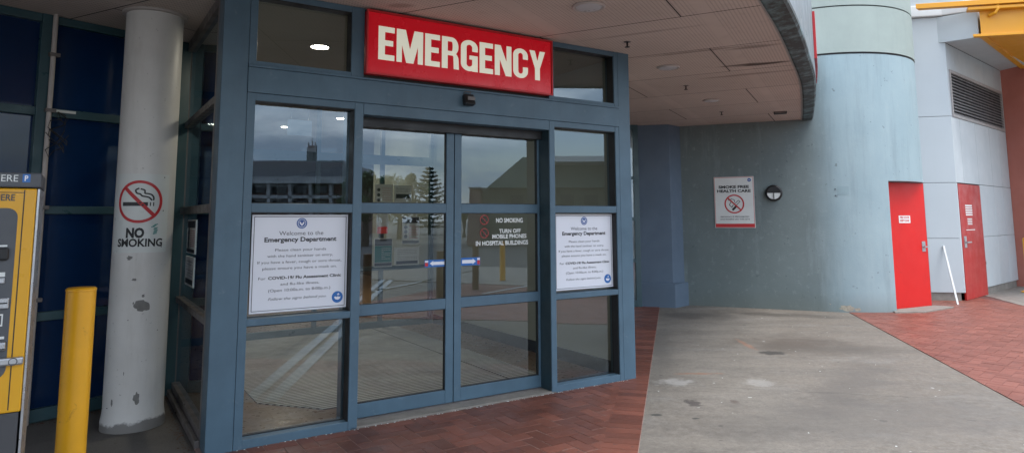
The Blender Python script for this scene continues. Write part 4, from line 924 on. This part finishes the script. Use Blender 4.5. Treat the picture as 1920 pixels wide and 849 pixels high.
# cornice and upper storey
MB().prism([(le[0],le[1]-.10),(ld.x*.12,ld.y*.12-.10),(e.x+.05,e.y-.08),(e.x+.3,e.y+.5),(.0,.4),(le[0],le[1]+.3)],5.56,5.80).build('cornice',M['cornice'],K,bevel=.02)
MB().prism([(le[0],le[1]+.0),(ld.x*.1,ld.y*.1+.0),(e.x+.15,e.y+.12),(3.2,.35),(3.2,2.),(le[0]+.5,2.)],5.801,7.6).build('upper_wall',M['clad'],K)
# ochre canopy
Yc=thing('ochre_canopy','bright yellow ochre canopy box at the top right corner','canopy',(8.97,12.40,5.0),R(-12))

m=MB(); m.prism([(0,0),(6,0),(7.6,5),(2.25,3.33)],.04,.52); m.build('box',M['ochre'],Yc,bevel=.004)
MB().prism([(-.16,-.05),(6,-.05),(6,.06),(-.1,.06)],.0,.05).build('lower_flange',M['ochre'],Yc,bevel=.004)
MB().prism([(-.0,.06),(.12,.06),(2.35,3.33),(2.23,3.33)],.0,.04).build('side_flange',M['ochre'],Yc)
MB().prism([(-.25,-.14),(6,-.14),(6,.05),(-.2,.05)],.50,.56).build('gutter',M['ochre'],Yc,bevel=.01)
MB().prism([(-1.15,-.16),(6,-.18),(6,-.02),(-1.05,-.02)],.585,.68).build('beam',M['ochre'],Yc,bevel=.004)
MB().tube([(.28,-.10,.62),(.26,-.13,.50),(.22,-.12,.42),(.16,-.02,.40)],.03,10).build('outlet_pipe',M['ochre'],Yc,smooth=True)
MB().box(.5,3.,.2,1.6,.70,1.6).build('salmon_block',M['pink'],Yc)
# terracotta pier
pb=C0+ra*3.96; t=thing('terracotta_pier','tall terracotta red pier at the right edge under the yellow canopy','pier',(pb.x,pb.y,0),RA)
MB().box(0,.55,-.7,2,0,5.6).build('shaft',M['terra'],t,bevel=.006); MB().box(.05,.5,-.74,-.7,0,5.02).build('rib',M['terra'],t)
# far right bollard
q=atz(1932,549); t=thing('yellow_post','yellow post on a flared base plate at the right edge before the terracotta pier','post',(q.x,q.y,.012))
MB().lathe([(.055,.03),(.055,1.1),(.05,1.13),(.01,1.14)],28).build('tube',M['yellow'],t,smooth=True); MB().lathe([(.16,0),(.16,.015),(.07,.05),(.056,.11)],28).build('base_flange',M['yellow'],t,smooth=True)
# leaning plank
b0=atz(1796,571); b1=Vector(vpt(1769,461,12.95)); 
t=thing('leaning_trim_length','long white trim length leaning on the grey cladding between the red doors','plank',(b0.x,b0.y,.006))
dd=b1-b0; a_=Vector((.015,-.004,0)); c_=Vector((.004,.014,0)); z_=Vector((0,0,0))
m=MB().add([z_-a_-c_,z_+a_-c_,z_+a_+c_,z_-a_+c_]+[dd-a_-c_,dd+a_-c_,dd+a_+c_,dd-a_+c_],[(3,2,1,0),(4,5,6,7),(0,1,5,4),(1,2,6,5),(2,3,7,6),(3,0,4,7)]); m.build('board',M['whitepipe'],t,bevel=.003)
m=MB().add([z_-c_*1.1-a_*.1,z_-c_*1.1+a_*.1,dd-c_*1.1+a_*.1,dd-c_*1.1-a_*.1],[(0,1,2,3)]); m.build('groove',M['trim'],t)
# ---------------------------------------------------------------- litter
m=MB(); rr=random.Random(11)
def leafat(x,y,s,z=.01):
    a=rr.uniform(0,6.28); b=rr.uniform(-.6,.6); p=[]
    for (q,w) in ((-1,0),(0,.4),(1,0),(0,-.4)): p.append((x+s*(q*math.cos(a)-w*math.sin(a)),y+s*(q*math.sin(a)+w*math.cos(a)),z+abs(s*w*b)+.001))
    m.add(p,[(0,1,2,3)])
for i in range(260):
    s=rr.uniform(-2.6,-.02); q=wl(s,-abs(rr.gauss(.03,.05))-.03); leafat(q.x,q.y,rr.uniform(.006,.02),-.008)
for i in range(160):
    q=fl(-.07-abs(rr.gauss(0,.04)),rr.uniform(.1,1.9)); leafat(q.x,q.y,rr.uniform(.005,.014),-.008)
for i in range(50):
    q=wst+wdir*rr.uniform(.2,3.2); leafat(q.x-.03,q.y-abs(rr.gauss(.03,.03))-.03,rr.uniform(.006,.02),.003)
tag(m.build('leaf_litter',M['leafdry']),'brown leaf crumbs gathered along the wall bases','litter',kind='stuff')
m=MB(); 
for i in range(150):
    if i<110: q=fl(rr.uniform(.1,3.9),-abs(rr.gauss(0,.012))-.003)
    else:
        y=rr.uniform(4,12); q=Vector((rr.uniform(bl(y),brr(y)),y,0))
    s=rr.uniform(.002,.007); z=.008 if i<110 else .001
    m.add([(q.x-s,q.y-s*.6,z),(q.x+s,q.y-s,z),(q.x+s*.7,q.y+s,z),(q.x-s*.8,q.y+s*.7,z),(q.x,q.y,z+s*.7)],[(0,1,4),(1,2,4),(2,3,4),(3,0,4)])
tag(m.build('pale_grit',M['offwhite']),'scattered pale grit and paint flakes on the paving','grit',kind='stuff')
# ---------------------------------------------------------------- street side, seen in the glass
ln=MB()
def gline(l0,l1,w,off=0.,z=.012):
    a=fl(*l0);b=fl(*l1); d=(b-a).normalized(); n=Vector((-d.y,d.x,0)); a=a+n*off;b=b+n*off
    ln.add([(a.x-n.x*w/2,a.y-n.y*w/2,z),(b.x-n.x*w/2,b.y-n.y*w/2,z),(b.x+n.x*w/2,b.y+n.y*w/2,z),(a.x+n.x*w/2,a.y+n.y*w/2,z)],[(0,1,2,3)])
dL=((.58,-1.0),(6.2,-11.4)); gline(*dL,.13,.10); gline(*dL,.13,-.10)
gline((6.5,-7.),(12.,-9.6),.1); gline((3.5,-7.8),(9.5,-12.6),.1); gline((1.,-9),(7,-15),.1)
tag(ln.build('painted_lines',M['roadpaint']),kind='structure')
jn=MB(); 
def refl_prism(m,pts,dv0,dv1):  # outline given in picture coordinates of the mirror image, real depth dv0..dv1
    a=[mir(vpt(x,y,dv0)) for x,y in pts]; sh=mir((0,dv1,0))-mir((0,dv0,0)); b=[p+sh for p in a]; n=len(a)
    m.add([tuple(p) for p in a]+[tuple(p) for p in b],[tuple(range(n)),tuple(range(n,2*n))[::-1]]+[(i,i+n,(i+1)%n+n,(i+1)%n) for i in range(n)])
    return m
def rthing(name,label,cat,px,dv): q=mir(vpt(px,409,dv)); return thing(name,label,cat,(q.x,q.y,0))
def rb(m,name,mt,t):
    o=t.location; m.v=[(a-o.x,b-o.y,c) for a,b,c in m.v]; return m.build(name,mt,t)
gy=lambda dv:409.3+1.6*F_/dv*1.0
t=rthing('brick_building','long brick building with a dark roof and pale bands reflected in the left side window','building',560,60)
rb(refl_prism(MB(),[(330,302),(645,302),(652,331),(330,331)],61,74),'roof',M['roofdark'],t)
rb(refl_prism(MB(),[(325,331.2),(655,331.2),(655,344),(325,344)],59.5,74),'upper_band',M['conc_b'],t)
rb(refl_prism(MB(),[(327,344),(653,344),(653,gy(60)),(327,gy(60))],61,74),'wall',M['brickwall'],t)
rb(refl_prism(MB(),[(325,366),(655,366),(655,372),(325,372)],60,62),'lower_band',M['conc_b'],t)
for i in range(8): rb(refl_prism(MB(),[(344+i*39,344),(350+i*39,344),(350+i*39,gy(60)),(344+i*39,gy(60))],60,60.6),'pier',M['conc_b'],t)
for i in range(7):
    for y0_,y1_ in ((348,362),(376,392)): rb(refl_prism(MB(),[(354+i*39,y0_),(380+i*39,y0_),(380+i*39,y1_),(354+i*39,y1_)],60.8,61.2),'window',M['winglass'],t)
t=rthing('antenna_tower','slim dark tower ringed with antennas reflected above the brick building roof','tower',581,90)
m=MB(); q=vpt(581,267,90)
m.cyl(0,0,.42,0,q.z-.5,12)
for i in range(8): m.cyl(.62*math.cos(i*.785),.62*math.sin(i*.785),.08,q.z*.0+6,q.z-.4*(i%3),6)
m.build('shaft',M['roofdark'],t); MB().cyl(0,0,.04,q.z-.6,q.z+.7,6).build('mast',M['roofdark'],t)
def tree(px,dv,ztop,wid,label,mt,seed,n=2600,trunk=.25,zlow=1.6):
    q=mir(vpt(px,409,dv)); t=thing('broadleaf_tree',label,'tree',(q.x,q.y,0),0,'trees across the road seen in the glass'); rr=random.Random(seed)
    m=MB().tube([(0,0,-.1),(.05,0,ztop*.3),(.1,.1,ztop*.6)],trunk,8,trunk*.4)
    cl=[]
    for i in range(13): 
        a=rr.uniform(0,6.28); d=rr.uniform(.1,1)*wid*.42; z=rr.uniform(zlow+.3,ztop-.7); cl.append((d*math.cos(a),d*math.sin(a),z,rr.uniform(.12,.24)*wid)); m.tube([(.05,0,ztop*.3),(d*.5*math.cos(a),d*.5*math.sin(a),z*.75),(cl[-1][0],cl[-1][1],z)],trunk*.35,5,.02)
    m.build('trunk',M['bark'],t)
    m=MB()
    for i in range(n):
        c=cl[rr.randrange(13)]; v=Vector((rr.gauss(0,1),rr.gauss(0,1),rr.gauss(0,1))).normalized()*c[3]*rr.uniform(.4,1.1); p=Vector(c[:3])+v*Vector((1,1,.8)).x; p.z=min(p.z,ztop)
        a=Vector((rr.gauss(0,1),rr.gauss(0,1),rr.gauss(0,1))).normalized()*.11; b=a.cross(Vector((rr.gauss(0,1),rr.gauss(0,1),rr.gauss(0,1)))).normalized()*.06
        m.add([p-a,p+b,p+a,p-b],[(0,1,2,3)])
    m.build('crown',mt,t)
zz=lambda y,dv:1.6+(409-y)/F_*dv
for k,(px,dv,yt,w,lb) in enumerate(((655,52,318,3.,'dark tree reflected between the brick building and the door'),(688,40,312,2.4,'dense dark tree reflected at the left edge of the left sliding door'),(722,50,322,3.4,'light green tree reflected above the notices in the left door'),(752,54,325,3.2,'loose green tree reflected in the middle of the left door'),(778,58,318,2.6,'thin tree reflected just left of the pine'),(872,60,372,2.,'low bushy tree reflected at the left edge of the right sliding door'))):
    tree(px,dv,zz(yt,dv),w,lb,M['leaf'],k+20)
q=mir(vpt(806,409,70)); H=zz(313,70); t=thing('pine_tree','dark conical pine with tiered branches reflected in the left sliding door','tree',(q.x,q.y,0))
MB().tube([(0,0,-.1),(0,0,H)],.16,8,.02).build('trunk',M['bark'],t)
m=MB(); rr=random.Random(4); nt_=15
for k in range(nt_):
    z=.9+(H-1.1)*k/(nt_-1); L_=2.7*(1-k/(nt_-.2))**.85+.15
    for j in range(9):
        a=j*2*math.pi/9+k*.35; dx,dy=math.cos(a),math.sin(a); pr=None
        for s in range(7):
            f=s/6; x=dx*L_*f; y_=dy*L_*f; z_2=z-.25*L_*f+.30*L_*f*f*1.3
            for q_ in range(14):
                w=.2*(1-f*.4); o=Vector((x,y_,z_2))+Vector((rr.gauss(0,.06),rr.gauss(0,.06),rr.gauss(0,.035))); a2=Vector((rr.gauss(0,1),rr.gauss(0,1),rr.gauss(0,.4))).normalized()*w; b2=a2.cross(Vector((0,0,1))+Vector((rr.gauss(0,.5),rr.gauss(0,.5),0))).normalized()*.05
                m.add([o-a2,o+b2,o+a2,o-b2],[(0,1,2,3)])
m.build('crown',M['pineleaf'],t)
t=rthing('green_roofed_building','olive building with a steep green gable roof reflected in the right sliding door','building',1000,40)
rb(refl_prism(MB(),[(916,352),(984,294),(1400,294),(1400,352)],41,58),'roof',M['roofgreen'],t)
rb(refl_prism(MB(),[(903,352),(1400,352),(1400,gy(41)),(903,gy(41))],42,58),'wall',M['wallgreen'],t)
rb(refl_prism(MB(),[(1010,292),(1400,292),(1400,300),(1010,303)],38.5,41),'eave',M['cornice'],t)
for i in range(7): rb(refl_prism(MB(),[(960+i*45,366),(985+i*45,366),(985+i*45,392),(960+i*45,392)],41.7,42.1),'window',M['winglass'],t)
t=rthing('brick_annexe','low dark red brick annexe reflected beside the green roofed building','building',890,39)
rb(refl_prism(MB(),[(884,353),(903,353),(903,gy(39)),(878,gy(39))],38.5,46),'wall',M['brickwall'],t); rb(refl_prism(MB(),[(882,350.5),(905,350.5),(905,353),(882,353)],38.2,46.2),'roof',M['roofdark'],t)
# ---------------------------------------------------------------- light, sky, camera
w=bpy.data.worlds.new('World'); sc.world=w; w.use_nodes=True; nt=w.node_tree; nd=nt.nodes; lk=nt.links
bg=nd['Background']; sky=nd.new('ShaderNodeTexSky'); sky.sky_type='NISHITA'; sky.sun_disc=False
SE,SAZ=R(66),R(138)    # azimuth measured clockwise from +Y
sky.sun_elevation=SE; sky.sun_rotation=SAZ; sky.air_density=1.; sky.dust_density=1.5
tc=nd.new('ShaderNodeTexCoord'); mp=nd.new('ShaderNodeMapping'); mp.inputs['Scale'].default_value=(1,1,2.6); mp.inputs['Location'].default_value=(3.1,.4,0); lk.new(tc.outputs['Generated'],mp.inputs[0])
def wn(s,d,r,l=0):
    n=nd.new('ShaderNodeTexNoise'); n.inputs['Scale'].default_value=s; n.inputs['Detail'].default_value=d; n.inputs['Roughness'].default_value=r; n.inputs['Distortion'].default_value=l; lk.new(mp.outputs[0],n.inputs['Vector']); return n.outputs['Fac']
def wr(x,a,b,c,d):
    n=nd.new('ShaderNodeMapRange'); n.interpolation_type='SMOOTHSTEP'; lk.new(x,n.inputs[0]); [setattr(n.inputs[i+1],'default_value',v) for i,v in enumerate((a,b,c,d))]; return n.outputs[0]
def wm(f,a,b):
    n=nd.new('ShaderNodeMix'); n.data_type='RGBA'; lk.new(f,n.inputs[0])
    for i,v in ((6,a),(7,b)):
        if hasattr(v,'is_linked'): lk.new(v,n.inputs[i])
        else: n.inputs[i].default_value=(*v,1)
    return n.outputs[2]
cl=wm(wr(wn(2.6,9,.62,.4),.40,.64,0,1),(3.0,3.9,5.0),(10.5,10.9,11.4))
skyc=wm(wr(wn(1.6,9,.62,.2),.36,.52,0,1),sky.outputs[0],cl)
sx_=nd.new('ShaderNodeSeparateXYZ'); lk.new(tc.outputs['Generated'],sx_.inputs[0])
mu=nd.new('ShaderNodeMix'); mu.data_type='RGBA'; mu.blend_type='MULTIPLY'; mu.inputs[0].default_value=1
gr=nd.new('ShaderNodeMapRange'); lk.new(sx_.outputs[2],gr.inputs[0]); [setattr(gr.inputs[i+1],'default_value',v) for i,v in enumerate((0,1,.75,1.3))]
lk.new(skyc,mu.inputs[6]); lk.new(gr.outputs[0],mu.inputs[7]); lk.new(mu.outputs[2],bg.inputs[0]); bg.inputs[1].default_value=.095
sl=bpy.data.lights.new('sun','SUN'); sl.energy=.75; sl.angle=R(22); sl.color=(1,.96,.91); so=bpy.data.objects.new('sun',sl); COL.objects.link(so)
dv=Vector((math.sin(SAZ)*math.cos(SE),math.cos(SAZ)*math.cos(SE),math.sin(SE))); so.rotation_euler=dv.to_track_quat('Z','Y').to_euler(); so.location=(8,-8,12)
cam=bpy.data.cameras.new('camera'); co=bpy.data.objects.new('camera',cam); COL.objects.link(co); sc.camera=co
cam.sensor_fit='HORIZONTAL'; cam.sensor_width=36; cam.lens=F_/1920*36; cam.shift_y=-(424.5-CY)/1920; cam.clip_start=.05; cam.clip_end=900
c,s=math.cos(PITCH),math.sin(PITCH); cr_,sr_=math.cos(ROLL),math.sin(ROLL)
right=Vector((cr_,-sr_*s*1. if False else 0,0))
# camera axes: image right / up from the calibration
def cdir(a,b):
    xx=a*cr_-b*sr_; zz_=a*sr_+b*cr_; return Vector((xx,-zz_*s,zz_*c))
X=cdir(1,0); Y=cdir(0,1); Z=-Vector((0,c,s))
co.matrix_world=Matrix(((X.x,Y.x,Z.x,0),(X.y,Y.y,Z.y,0),(X.z,Y.z,Z.z,1.6),(0,0,0,1)))
sc.view_settings.view_transform='Standard'; sc.view_settings.look='None'; sc.view_settings.gamma=1; sc.view_settings.exposure=1.95
sc.render.engine='CYCLES'; sc.cycles.max_bounces=10; sc.cycles.transparent_max_bounces=16; sc.cycles.glossy_bounces=6; sc.cycles.use_denoising=True; sc.cycles.sample_clamp_indirect=6
